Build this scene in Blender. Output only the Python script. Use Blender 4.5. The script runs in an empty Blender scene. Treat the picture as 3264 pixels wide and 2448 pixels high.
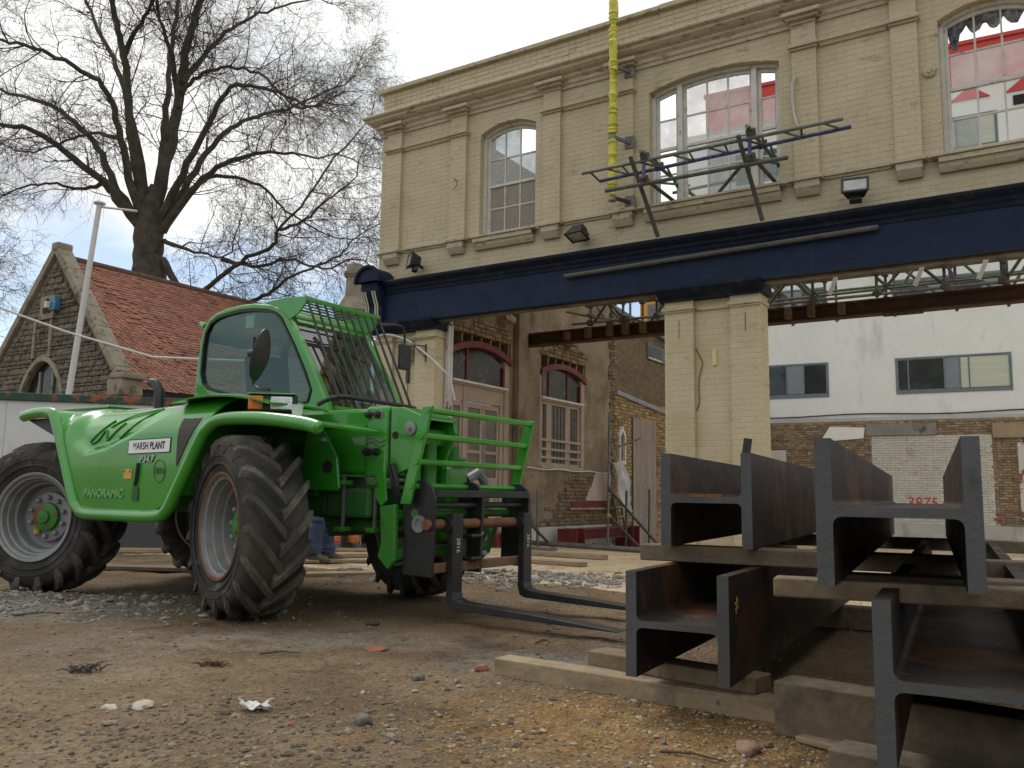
import bpy, bmesh, math, random
import numpy as np
from mathutils import Vector, Matrix, noise as mnoise
from math import sin, cos, pi, radians as rad, sqrt, atan2
random.seed(7)
SC = bpy.context.scene
COL = SC.collection

# ------------------------------------------------------------------ camera
FOC, PITCH, ROLL = 2759.9, .12715, .014545
CAM = Vector((0, 0, .83))
_F = Vector((0, cos(PITCH), sin(PITCH))); _R0 = Vector((1, 0, 0)); _U0 = Vector((0, -sin(PITCH), cos(PITCH)))
_R = _R0 * cos(ROLL) + _U0 * sin(ROLL); _U = _U0 * cos(ROLL) - _R0 * sin(ROLL)
cd = bpy.data.cameras.new('camera'); cam = bpy.data.objects.new('camera', cd); COL.objects.link(cam)
m = Matrix((_R, _U, -_F)).transposed().to_4x4(); m.translation = CAM
cam.matrix_world = m
cd.sensor_width = 36; cd.lens = FOC / 3264 * 36; cd.clip_start = .05; cd.clip_end = 2000
SC.camera = cam
SC.render.resolution_x, SC.render.resolution_y = 1024, 768

# ------------------------------------------------------------------ sky and light
SUN_EL, SUN_AZ = rad(52), rad(-35)          # azimuth measured from +Y towards +X
wd = bpy.data.worlds.new('World'); SC.world = wd; wd.use_nodes = True
nt = wd.node_tree; nt.nodes.clear()
N = nt.nodes.new; L = nt.links.new
sky = N('ShaderNodeTexSky'); sky.sky_type = 'NISHITA'; sky.sun_disc = False
sky.sun_elevation = SUN_EL; sky.sun_rotation = SUN_AZ
bg1 = N('ShaderNodeBackground'); bg1.inputs[1].default_value = .13; L(sky.outputs[0], bg1.inputs[0])
tc = N('ShaderNodeTexCoord'); sep = N('ShaderNodeSeparateXYZ'); L(tc.outputs['Generated'], sep.inputs[0])
addz = N('ShaderNodeMath'); addz.operation = 'ADD'; addz.inputs[1].default_value = .22; L(sep.outputs[2], addz.inputs[0])
mxz = N('ShaderNodeMath'); mxz.operation = 'MAXIMUM'; mxz.inputs[1].default_value = .08; L(addz.outputs[0], mxz.inputs[0])
comb = N('ShaderNodeCombineXYZ')
for i in (0, 1):
    dv = N('ShaderNodeMath'); dv.operation = 'DIVIDE'; L(sep.outputs[i], dv.inputs[0]); L(mxz.outputs[0], dv.inputs[1]); L(dv.outputs[0], comb.inputs[i])
comb.inputs[2].default_value = 8.8
nz = N('ShaderNodeTexNoise'); nz.inputs['Scale'].default_value = 1.15; nz.inputs['Detail'].default_value = 7; nz.inputs['Roughness'].default_value = .55
L(comb.outputs[0], nz.inputs['Vector'])
el = N('ShaderNodeMapRange'); el.inputs[1].default_value = .22; el.inputs[2].default_value = .46; el.inputs[3].default_value = -.085; el.inputs[4].default_value = .22; L(sep.outputs[2], el.inputs[0])
adn = N('ShaderNodeMath'); adn.operation = 'ADD'; L(nz.outputs[0], adn.inputs[0]); L(el.outputs[0], adn.inputs[1])
cr = N('ShaderNodeValToRGB'); cr.color_ramp.elements[0].position = .40; cr.color_ramp.elements[1].position = .54
L(adn.outputs[0], cr.inputs[0])
nz2 = N('ShaderNodeTexNoise'); nz2.inputs['Scale'].default_value = 2.6; nz2.inputs['Detail'].default_value = 6; L(comb.outputs[0], nz2.inputs['Vector'])
cr2 = N('ShaderNodeValToRGB'); cr2.color_ramp.elements[0].position = .3; cr2.color_ramp.elements[1].position = .62
cr2.color_ramp.elements[0].color = (.74, .76, .79, 1); cr2.color_ramp.elements[1].color = (1.32, 1.32, 1.30, 1)
L(nz2.outputs[0], cr2.inputs[0])
bg2 = N('ShaderNodeBackground'); bg2.inputs[1].default_value = 1.0; L(cr2.outputs[0], bg2.inputs[0])
mx = N('ShaderNodeMixShader'); L(cr.outputs[0], mx.inputs[0]); L(bg1.outputs[0], mx.inputs[1]); L(bg2.outputs[0], mx.inputs[2])
wo = N('ShaderNodeOutputWorld'); L(mx.outputs[0], wo.inputs[0])
sd = bpy.data.lights.new('sun', 'SUN'); sd.energy = 1.3; sd.angle = rad(18); sd.color = (1, .97, .92)
so = bpy.data.objects.new('sun', sd); COL.objects.link(so)
sdir = Vector((sin(SUN_AZ) * cos(SUN_EL), cos(SUN_AZ) * cos(SUN_EL), sin(SUN_EL)))
so.rotation_euler = sdir.to_track_quat('Z', 'Y').to_euler(); so.location = (0, 0, 30)
vs = SC.view_settings
vs.view_transform = 'Standard'; vs.look = 'None'; vs.exposure = 0; vs.gamma = 1; vs.use_curve_mapping = False

# ------------------------------------------------------------------ materials
def ramp(t, fac, cols, pos=None):
    r = t.nodes.new('ShaderNodeValToRGB'); e = r.color_ramp.elements
    n = len(cols)
    while len(e) < n: e.new(.5)
    for i, c in enumerate(cols):
        e[i].position = pos[i] if pos else i / max(1, n - 1)
        e[i].color = (*c, 1)
    t.links.new(fac, r.inputs[0]); return r.outputs[0]
def noise_n(t, vec, scale, detail=3, rough=.55, stretch=None):
    detail = min(detail, 4)
    if stretch:
        mp = t.nodes.new('ShaderNodeMapping'); mp.inputs['Scale'].default_value = stretch; t.links.new(vec, mp.inputs[0]); vec = mp.outputs[0]
    n = t.nodes.new('ShaderNodeTexNoise'); n.inputs['Scale'].default_value = scale; n.inputs['Detail'].default_value = detail
    n.inputs['Roughness'].default_value = rough; t.links.new(vec, n.inputs['Vector']); return n.outputs[0]
def mixc(t, fac, a, b, mode='MIX'):
    x = t.nodes.new('ShaderNodeMix'); x.data_type = 'RGBA'; x.blend_type = mode
    for s, v in ((0, fac), (6, a), (7, b)):
        if isinstance(v, (int, float)): x.inputs[s].default_value = v
        elif isinstance(v, tuple): x.inputs[s].default_value = (*v, 1)
        else: t.links.new(v, x.inputs[s])
    return x.outputs[2]
def mathn(t, op, a, b=None):
    x = t.nodes.new('ShaderNodeMath'); x.operation = op
    for i, v in enumerate((a, b)):
        if v is None: continue
        if isinstance(v, (int, float)): x.inputs[i].default_value = v
        else: t.links.new(v, x.inputs[i])
    return x.outputs[0]
MATS = {}
def M(name, cols, rough=.7, metal=0., nscale=3., island=0., fine=.25, fscale=60., bump=.15, bscale=80., bdist=.01, spots=(), spec=.5, coat=0., stretch=None):
    """cols: list of colours picked by noise (and by island randomness); spots: (colour, scale, lo, hi, stretch) wear laid over it."""
    if name in MATS: return MATS[name]
    mt = bpy.data.materials.new(name); mt.use_nodes = True; t = mt.node_tree
    b = t.nodes['Principled BSDF']
    g = t.nodes.new('ShaderNodeNewGeometry'); P = g.outputs['Position']
    f = noise_n(t, P, nscale, 3, .6, stretch)
    f = mathn(t, 'MULTIPLY', mathn(t, 'SUBTRACT', f, .3), 2.5)
    if island:
        oi = t.nodes.new('ShaderNodeObjectInfo')
        r = mathn(t, 'FRACT', mathn(t, 'ADD', g.outputs['Random Per Island'], oi.outputs['Random']))
        f = mathn(t, 'ADD', mathn(t, 'MULTIPLY', f, 1 - island), mathn(t, 'MULTIPLY', r, island))
    c = ramp(t, f, cols) if len(cols) > 1 else cols[0]
    if fine:
        n2 = noise_n(t, P, fscale, 3, .65)
        c = mixc(t, fine, c, ramp(t, n2, [(.25, .25, .25), (1, 1, 1), (1.0, 1.0, 1.0)], [.2, .55, 1]), 'MULTIPLY')
    for s in spots:
        col, sc, lo, hi = s[:4]; st = s[4] if len(s) > 4 else None
        n3 = noise_n(t, P, sc, 8, .65, st)
        c = mixc(t, ramp(t, n3, [(0, 0, 0), (1, 1, 1)], [lo, hi]), c, col)
    if isinstance(c, tuple): b.inputs['Base Color'].default_value = (*c, 1)
    else: t.links.new(c, b.inputs['Base Color'])
    b.inputs['Roughness'].default_value = rough; b.inputs['Metallic'].default_value = metal
    b.inputs['Specular IOR Level'].default_value = spec
    if coat: b.inputs['Coat Weight'].default_value = coat; b.inputs['Coat Roughness'].default_value = .08
    if bump:
        bp = t.nodes.new('ShaderNodeBump'); bp.inputs['Strength'].default_value = bump; bp.inputs['Distance'].default_value = bdist
        t.links.new(noise_n(t, P, bscale, 2, .6), bp.inputs['Height']); t.links.new(bp.outputs[0], b.inputs['Normal'])
    MATS[name] = mt; return mt
def glass(name, tint=(.9, .95, .93), gloss=.12, haze=0., hazecol=(.6, .6, .58), hscale=6., fres=.8):
    if name in MATS: return MATS[name]
    mt = bpy.data.materials.new(name); mt.use_nodes = True; t = mt.node_tree; t.nodes.clear()
    o = t.nodes.new('ShaderNodeOutputMaterial')
    tr = t.nodes.new('ShaderNodeBsdfTransparent'); tr.inputs[0].default_value = (*tint, 1)
    gl = t.nodes.new('ShaderNodeBsdfGlossy'); gl.inputs['Roughness'].default_value = .02
    lw = t.nodes.new('ShaderNodeLayerWeight'); lw.inputs[0].default_value = .35
    f = mathn(t, 'ADD', mathn(t, 'MULTIPLY', lw.outputs['Fresnel'], fres), gloss * .4)
    mx = t.nodes.new('ShaderNodeMixShader'); t.links.new(f, mx.inputs[0]); t.links.new(tr.outputs[0], mx.inputs[1]); t.links.new(gl.outputs[0], mx.inputs[2])
    out = mx.outputs[0]
    if haze:
        g = t.nodes.new('ShaderNodeNewGeometry'); nn = noise_n(t, g.outputs['Position'], hscale, 6, .7)
        df = t.nodes.new('ShaderNodeBsdfDiffuse'); df.inputs[0].default_value = (*hazecol, 1)
        tl = t.nodes.new('ShaderNodeBsdfTranslucent'); tl.inputs[0].default_value = (*hazecol, 1)
        m0 = t.nodes.new('ShaderNodeMixShader'); m0.inputs[0].default_value = .5; t.links.new(df.outputs[0], m0.inputs[1]); t.links.new(tl.outputs[0], m0.inputs[2])
        m2 = t.nodes.new('ShaderNodeMixShader')
        t.links.new(mathn(t, 'MULTIPLY', mathn(t, 'MINIMUM', mathn(t, 'MULTIPLY', nn, 1.6), 1.), haze), m2.inputs[0])
        t.links.new(out, m2.inputs[1]); t.links.new(m0.outputs[0], m2.inputs[2]); out = m2.outputs[0]
    t.links.new(out, o.inputs[0]); MATS[name] = mt; return mt

cream = M('cream_paint', [(.455, .383, .243), (.495, .418, .27), (.53, .452, .297)], .62, nscale=1.3, island=.12, fine=.25, fscale=30, bump=.35, bscale=90, bdist=.004,
          spots=[((.20, .165, .11), 2.6, .60, .78, (1, 1, 2.2)), ((.10, .085, .06), 17, .70, .76), ((.40, .33, .20), 1.1, .52, .75)])
cream_trim = M('cream_trim', [(.42, .36, .245), (.49, .42, .29)], .65, nscale=2, fine=.3, fscale=25, bump=.3, bscale=60, bdist=.004,
          spots=[((.12, .10, .075), 5, .56, .72, (1, 1, 3)), ((.07, .06, .05), 13, .66, .74)])
yellow_pier = M('yellow_paint', [(.53, .455, .27), (.58, .495, .30), (.60, .49, .25)], .6, nscale=.7, island=.2, fine=.2, fscale=30, bump=.3, bscale=80, bdist=.004,
          spots=[((.62, .50, .20), .55, .5, .62), ((.12, .09, .05), 14, .70, .75), ((.30, .10, .045), 3.6, .74, .765)])
blue = M('blue_paint', [(.006, .014, .038), (.009, .020, .052)], .62, spec=.22, nscale=2, fine=.25, fscale=18, bump=.12, bscale=40, spots=[((.006, .009, .02), 3, .52, .75), ((.018, .024, .04), 1.4, .55, .8, (1, 1, 5)), ((.25, .27, .30), 46, .78, .80)])
bluetop = M('blue_paint_worn', [(.005, .009, .020), (.009, .016, .034)], .7, spec=.2, nscale=6, fine=.4, fscale=20, bump=.3, bscale=40, spots=[((.035, .04, .042), 5, .55, .8)])
white_wood = M('white_window_paint', [(.50, .48, .42), (.62, .60, .54)], .6, nscale=5, fine=.3, fscale=40, bump=.2, bscale=60, spots=[((.22, .19, .15), 9, .6, .72)])
black_paint = M('black_paint', [(.012, .012, .013), (.028, .028, .028)], .45, nscale=8, fine=.3, bump=.15, bscale=50, spots=[((.10, .095, .085), 11, .66, .8)])
black_metal = M('black_metal', [(.02, .02, .021)], .5, fine=.2, bump=.05)
steel_tube = M('galvanised_tube', [(.13, .13, .125), (.22, .215, .20)], .5, metal=.4, nscale=7, fine=.4, fscale=40, bump=.15, bscale=50, spots=[((.10, .075, .05), 6, .58, .75)])
tube_dark = M('weathered_tube', [(.07, .066, .058), (.12, .115, .10)], .6, metal=.3, nscale=7, fine=.4, fscale=40, bump=.15)
tube_blue = M('blue_painted_tube', [(.03, .035, .12), (.05, .055, .20)], .5, nscale=9, fine=.3, spots=[((.16, .16, .16), 16, .55, .65)])
tube_green = M('green_painted_tube', [(.05, .14, .06), (.10, .22, .10)], .5, nscale=9, fine=.3, spots=[((.14, .14, .13), 16, .55, .65)])
tube_yellow = M('yellow_painted_tube', [(.42, .36, .05)], .5, fine=.3)

# ------------------------------------------------------------------ mesh helpers
class MB:
    def __init__(s): s.v = []; s.f = []
    def _add(s, vs, fs):
        o = len(s.v); s.v += [tuple(p) for p in vs]; s.f += [tuple(i + o for i in f) for f in fs]; return s
    def box(s, x0, x1, y0, y1, z0, z1, R=None, piv=None):
        vs = [Vector((x, y, z)) for z in (z0, z1) for y in (y0, y1) for x in (x0, x1)]
        if R is not None:
            c = Vector(piv) if piv else Vector(((x0 + x1) / 2, (y0 + y1) / 2, (z0 + z1) / 2))
            vs = [R @ (p - c) + c for p in vs]
        return s._add(vs, [(0, 2, 3, 1), (4, 5, 7, 6), (0, 1, 5, 4), (2, 6, 7, 3), (0, 4, 6, 2), (1, 3, 7, 5)])
    def bar(s, a, b, wd, ht, up=(0, 0, 1)):
        a = Vector(a); b = Vector(b); d = (b - a).normalized(); up = Vector(up)
        if abs(d.dot(up)) > .98: up = Vector((1, 0, 0))
        x = d.cross(up).normalized(); z = x.cross(d).normalized()
        vs = [p + x * sx * wd / 2 + z * sz * ht / 2 for p in (a, b) for sz in (-1, 1) for sx in (-1, 1)]
        return s._add(vs, [(0, 1, 3, 2), (4, 6, 7, 5), (0, 4, 5, 1), (2, 3, 7, 6), (0, 2, 6, 4), (1, 5, 7, 3)])
    def prism(s, poly, ax, a, b):
        """2D polygon extruded along axis ax (0,1,2) from a to b; polygon gives the two other coordinates in order."""
        n = len(poly); oth = [i for i in range(3) if i != ax]; vs = []
        for t in (a, b):
            for p in poly:
                q = [0, 0, 0]; q[ax] = t; q[oth[0]] = p[0]; q[oth[1]] = p[1]; vs.append(q)
        fs = [tuple(range(n - 1, -1, -1)), tuple(range(n, 2 * n))] + [(i, (i + 1) % n, n + (i + 1) % n, n + i) for i in range(n)]
        return s._add(vs, fs)
    def ring(s, outer, inner, ax, a, b):
        """closed frame between two loops of equal count, extruded along ax."""
        n = len(outer); oth = [i for i in range(3) if i != ax]; vs = []
        for t in (a, b):
            for lp in (outer, inner):
                for p in lp:
                    q = [0, 0, 0]; q[ax] = t; q[oth[0]] = p[0]; q[oth[1]] = p[1]; vs.append(q)
        fs = []
        for i in range(n):
            j = (i + 1) % n
            fs += [(i, j, n + j, n + i), (2 * n + i, 3 * n + i, 3 * n + j, 2 * n + j), (i, 2 * n + i, 2 * n + j, j), (n + i, n + j, 3 * n + j, 3 * n + i)]
        return s._add(vs, fs)
    def tube(s, pts, r, n=8, cap=True, flat=1.0):
        pts = [Vector(p) for p in pts]; k = len(pts); rs = r if isinstance(r, (list, tuple)) else [r] * k
        d0 = (pts[1] - pts[0]).normalized(); up = Vector((0, 0, 1)) if abs(d0.z) < .9 else Vector((1, 0, 0))
        x = d0.cross(up).normalized(); vs = []
        for i, p in enumerate(pts):
            d = (pts[min(i + 1, k - 1)] - pts[max(i - 1, 0)])
            if d.length < 1e-9: d = d0
            d.normalize(); x = (x - d * x.dot(d)).normalized(); y = d.cross(x)
            for j in range(n):
                a = 2 * pi * j / n; vs.append(p + (x * cos(a) + y * sin(a) * flat) * rs[i])
        fs = [(i * n + j, i * n + (j + 1) % n, (i + 1) * n + (j + 1) % n, (i + 1) * n + j) for i in range(k - 1) for j in range(n)]
        if cap: fs += [tuple(range(n - 1, -1, -1)), tuple(range((k - 1) * n, k * n))]
        return s._add(vs, fs)
    def lathe(s, prof, c, axis=(0, 1, 0), n=32, cap=False):
        """profile of (distance along axis, radius) about the axis through c."""
        ax = Vector(axis).normalized(); up = Vector((0, 0, 1)) if abs(ax.z) < .9 else Vector((1, 0, 0))
        x = ax.cross(up).normalized(); y = ax.cross(x); c = Vector(c); vs = []
        for (h, r) in prof:
            for j in range(n):
                a = 2 * pi * j / n; vs.append(c + ax * h + (x * cos(a) + y * sin(a)) * r)
        k = len(prof)
        fs = [(i * n + j, i * n + (j + 1) % n, (i + 1) * n + (j + 1) % n, (i + 1) * n + j) for i in range(k - 1) for j in range(n)]
        if cap: fs += [tuple(range(n - 1, -1, -1)), tuple(range((k - 1) * n, k * n))]
        return s._add(vs, fs)
    def grid(s, rows):
        k = len(rows[0]); vs = [p for r in rows for p in r]
        fs = [(i * k + j, i * k + j + 1, (i + 1) * k + j + 1, (i + 1) * k + j) for i in range(len(rows) - 1) for j in range(k - 1)]
        return s._add(vs, fs)
    def sheet(s, rows, th):
        """grid of points thickened along its own normals."""
        R = [[Vector(p) for p in r] for r in rows]; nr, k = len(R), len(R[0]); back = []
        for i in range(nr):
            b = []
            for j in range(k):
                du = R[i][min(j + 1, k - 1)] - R[i][max(j - 1, 0)]; dv = R[min(i + 1, nr - 1)][j] - R[max(i - 1, 0)][j]
                nn = du.cross(dv); nn = nn.normalized() if nn.length > 1e-9 else Vector((0, 0, 1))
                b.append(R[i][j] + nn * th)
            back.append(b)
        o = len(s.v); s.grid(R); o2 = len(s.v); s.grid(back)
        edge = [(0, j) for j in range(k)] + [(i, k - 1) for i in range(1, nr)] + [(nr - 1, j) for j in range(k - 2, -1, -1)] + [(i, 0) for i in range(nr - 2, 0, -1)]
        for q in range(len(edge)):
            a = edge[q]; b = edge[(q + 1) % len(edge)]
            ia = a[0] * k + a[1]; ib = b[0] * k + b[1]
            s.f.append((o + ia, o2 + ia, o2 + ib, o + ib))
        return s
    def build(s, name, mat, parent=None, bevel=0., smooth=False, seg=2, angle=35, base=None):
        b = Vector(base) if base is not None else BASE.get(parent.name if parent else '', Vector((0, 0, 0)))
        me = bpy.data.meshes.new(name)
        me.from_pydata([(p[0] - b.x, p[1] - b.y, p[2] - b.z) for p in s.v], [], s.f); me.update()
        bm = bmesh.new(); bm.from_mesh(me); bmesh.ops.recalc_face_normals(bm, faces=bm.faces)
        if smooth:
            for f_ in bm.faces: f_.smooth = True
        bm.to_mesh(me); bm.free()
        if smooth and not bevel:
            try: me.set_sharp_from_angle(angle=rad(angle))
            except Exception: pass
        o = bpy.data.objects.new(name, me); COL.objects.link(o); me.materials.append(mat)
        if parent: o.parent = parent; BASE[o.name] = b
        if bevel:
            md = o.modifiers.new('bevel', 'BEVEL'); md.width = bevel; md.segments = seg; md.limit_method = 'ANGLE'; md.angle_limit = rad(40); md.harden_normals = False
        return o
BASE = {}
def tag(o, label, cat, group=None):
    o['label'] = label; o['category'] = cat
    if group: o['group'] = group
    return o
FRAMES = {'world': (Vector((0, 0, 0)), 0.)}
def thing(name, label, cat, base=(0, 0, 0), frame='world', group=None):
    o = bpy.data.objects.new(name, None); COL.objects.link(o); o.empty_display_size = .1
    O, rz = FRAMES[frame]
    o.rotation_euler = (0, 0, rz); o.location = O + Matrix.Rotation(rz, 3, 'Z') @ Vector(base)
    BASE[o.name] = Vector(base)
    return tag(o, label, cat, group)
def solo(mb, name, mat, label, cat, base, frame='world', group=None, **k):
    """a thing that is one mesh, its origin at base"""
    o = mb.build(name, mat, None, base=base, **k)
    O, rz = FRAMES[frame]; o.rotation_euler = (0, 0, rz); o.location = O + Matrix.Rotation(rz, 3, 'Z') @ Vector(base)
    BASE[o.name] = Vector(base)
    return tag(o, label, cat, group)
def struct(o): o['kind'] = 'structure'; return o
def stuff(o): o['kind'] = 'stuff'; return o
def to_world(frame, p):
    O, rz = FRAMES[frame]; return O + Matrix.Rotation(rz, 3, 'Z') @ Vector(p)
def project(P):
    d = P - CAM; z = d.dot(_F)
    if z < .05: return None
    return 1632 + FOC * d.dot(_R) / z, 1224 - FOC * d.dot(_U) / z, z
def text_mesh(txt, size, bold=0., shear=0., extrude=0.):
    c = bpy.data.curves.new('lettering', 'FONT'); c.body = txt; c.size = size; c.shear = shear; c.extrude = extrude
    c.align_x = 'CENTER'; c.align_y = 'CENTER'; c.resolution_u = 3
    o = bpy.data.objects.new('lettering', c); COL.objects.link(o)
    bpy.context.view_layer.update()
    me = bpy.data.meshes.new_from_object(o.evaluated_get(bpy.context.evaluated_depsgraph_get()))
    bpy.data.objects.remove(o); bpy.data.curves.remove(c)
    if bold:
        V = [tuple(v.co) for v in me.vertices]; Fc = [tuple(p.vertices) for p in me.polygons]; n = len(V); vs = []; fs = []
        for q, (dx, dy) in enumerate(((-bold, 0), (bold, 0), (0, bold), (0, -bold))):
            vs += [(x + dx, y + dy, z + .00012 * q) for x, y, z in V]; fs += [tuple(i + n * q for i in f) for f in Fc]
        m2 = bpy.data.meshes.new('lettering'); m2.from_pydata(vs, [], fs); m2.update(); return m2
    return me
def lettering(txt, size, mat, parent, origin, xdir, ydir, bold=0., shear=0., extrude=.0, sx=1.0, name='lettering'):
    me = text_mesh(txt, size, bold, shear, extrude); me.materials.clear(); me.materials.append(mat)
    o = bpy.data.objects.new(name, me); COL.objects.link(o); o.parent = parent
    x = Vector(xdir).normalized(); y = Vector(ydir).normalized(); z = x.cross(y)
    mm = Matrix((x * sx, y, z)).transposed().to_4x4(); mm.translation = Vector(origin) - BASE[parent.name]
    o.matrix_basis = mm; return o

# pieces (bricks, stones, tiles): the 300 that show largest become parts, the rest one joined part
def unit_piece(kind, seed=0):
    key = 'piece_%s_%d' % (kind, seed)
    if key in bpy.data.meshes: return bpy.data.meshes[key]
    rng = random.Random(seed); mb = MB()
    if kind == 'brick':
        c = .035
        mb._add([(0, 0, 0), (1, 0, 0), (1, 0, 1), (0, 0, 1), (0, .7, 0), (1, .7, 0), (1, .7, 1), (0, .7, 1), (c, 1, c * 3), (1 - c, 1, c * 3), (1 - c, 1, 1 - c * 3), (c, 1, 1 - c * 3)],
                [(0, 1, 5, 4), (1, 2, 6, 5), (2, 3, 7, 6), (3, 0, 4, 7), (4, 5, 9, 8), (5, 6, 10, 9), (6, 7, 11, 10), (7, 4, 8, 11), (8, 9, 10, 11)])
    elif kind == 'rough':
        j = lambda q: q + rng.uniform(-.06, .06)
        mb._add([(0, 0, 0), (1, 0, 0), (1, 0, 1), (0, 0, 1), (0, .5, 0), (1, .5, 0), (1, .5, 1), (0, .5, 1)] + [(j(.07), rng.uniform(.8, 1.1), j(.15)), (j(.93), rng.uniform(.8, 1.1), j(.15)), (j(.93), rng.uniform(.8, 1.1), j(.85)), (j(.07), rng.uniform(.8, 1.1), j(.85))],
                [(0, 1, 5, 4), (1, 2, 6, 5), (2, 3, 7, 6), (3, 0, 4, 7), (4, 5, 9, 8), (5, 6, 10, 9), (6, 7, 11, 10), (7, 4, 8, 11), (8, 9, 10, 11)])
    elif kind == 'stone':
        n = 4; rows = []
        for i in range(n + 1):
            r = []
            for k in range(n + 1):
                a, z = k / n, i / n; e = min(a, 1 - a, z, 1 - z)
                d = 1 + (rng.uniform(-.25, .25) if e > 0 else 0)
                if e == 0: d = .72; a += rng.uniform(-.05, .05) * (0 < a < 1); z += rng.uniform(-.05, .05) * (0 < z < 1)
                if (i in (0, n)) and (k in (0, n)): a += (.10 if k == 0 else -.10) * rng.random(); z += (.12 if i == 0 else -.12) * rng.random()
                r.append((a, d, z))
            rows.append(r)
        mb.grid(rows); k = n + 1
        per = [(0, j) for j in range(k)] + [(i, n) for i in range(1, k)] + [(n, j) for j in range(n - 1, -1, -1)] + [(i, 0) for i in range(n - 1, 0, -1)]
        o = len(mb.v); mb.v += [(mb.v[i * k + j][0], 0, mb.v[i * k + j][2]) for i, j in per]
        for q in range(len(per)):
            a = per[q]; b = per[(q + 1) % len(per)]; mb.f.append((a[0] * k + a[1], b[0] * k + b[1], o + (q + 1) % len(per), o + q))
    elif kind == 'tile':
        mb._add([(0, 0, 0), (1, 0, 0), (1, 1, 0), (0, 1, 0), (0, 0, 1), (1, 0, 1), (1, 1, 1), (0, 1, 1)], [(4, 5, 6, 7), (2, 3, 7, 6), (1, 2, 6, 5), (3, 0, 4, 7)])
    me = bpy.data.meshes.new(key); me.from_pydata(mb.v, [], mb.f); me.update()
    bm = bmesh.new(); bm.from_mesh(me); bmesh.ops.recalc_face_normals(bm, faces=bm.faces)
    bm.to_mesh(me); bm.free(); return me
class Pieces:
    def __init__(s, frame, kind, nvar=1): s.frame = frame; s.kind = kind; s.nvar = nvar; s.L = []
    def add(s, o, a, d, z): s.L.append((Vector(o), Vector(a), Vector(d), Vector(z)))      # corner and three edge vectors
    def wall(s, origin, adir, odir, z0, z1, inter, bw=.225, bh=.075, jt=.010, depth=.007, jit=.0015, miss=0., rng=None, bond='flemish'):
        rng = rng or random.Random(3); a_ = Vector(adir); o_ = Vector(odir); og = Vector(origin); row = 0; z = z0
        while z < z1 - .01:
            h = min(bh, z1 - z) - jt
            for (lo, hi) in inter(z + h / 2):
                a = lo - (bw / 2 if row % 2 else 0) - (lo % bw); k = row
                while a < hi:
                    ln = bw if (bond == 'stretcher' or k % 2) else bw / 2 + .005
                    b0 = max(a, lo); b1 = min(a + ln - jt, hi); a += ln; k += 1
                    if b1 - b0 < .02 or rng.random() < miss: continue
                    dd = depth + rng.uniform(-jit, jit)
                    s.add(og + a_ * b0 + Vector((0, 0, z)), a_ * (b1 - b0), o_ * dd, Vector((0, 0, h)))
            z += bh; row += 1
    def emit(s, parent, mat, name, rest, limit=300, material2=None):
        sc = []
        for i, (o, a, d, z) in enumerate(s.L):
            p = project(to_world(s.frame, o + a / 2 + z / 2)); q = 0
            if p and -40 < p[0] < 3304 and -40 < p[1] < 2488: q = a.length * max(z.length, d.length) / p[2] ** 2
            sc.append((q, i))
        sc.sort(reverse=True); top = set(i for q, i in sc[:limit] if q > 0)
        base = BASE[parent.name]; vs = []; fs = []; rng = random.Random(11); us = [unit_piece(s.kind, k) for k in range(s.nvar)]
        for u in us:
            if not u.materials: u.materials.append(mat)
        same = [u.materials[0] == mat for u in us]
        if not all(same):
            us2 = []
            for u in us: c = u.copy(); c.materials.clear(); c.materials.append(mat); us2.append(c)
            us = us2
        data = [(np.array([v.co for v in u.vertices]), [tuple(p.vertices) for p in u.polygons]) for u in us]
        off = 0; Vs = []
        for i, (o, a, d, z) in enumerate(s.L):
            k = rng.randrange(s.nvar)
            if i in top:
                ob = bpy.data.objects.new(name, us[k]); COL.objects.link(ob); ob.parent = parent
                mm = Matrix((a, d, z)).transposed().to_4x4(); mm.translation = o - base; ob.matrix_basis = mm
            else:
                P = data[k][0]; Vs.append(P @ np.array([a, d, z]) + np.array(o - base)); fs += [tuple(j + off for j in f) for f in data[k][1]]; off += len(P)
        if Vs:
            V = np.concatenate(Vs); me = bpy.data.meshes.new(rest); me.from_pydata(V.tolist(), [], fs); me.update(); me.materials.append(mat)
            ob = bpy.data.objects.new(rest, me); COL.objects.link(ob); ob.parent = parent; stuff(ob)
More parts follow.
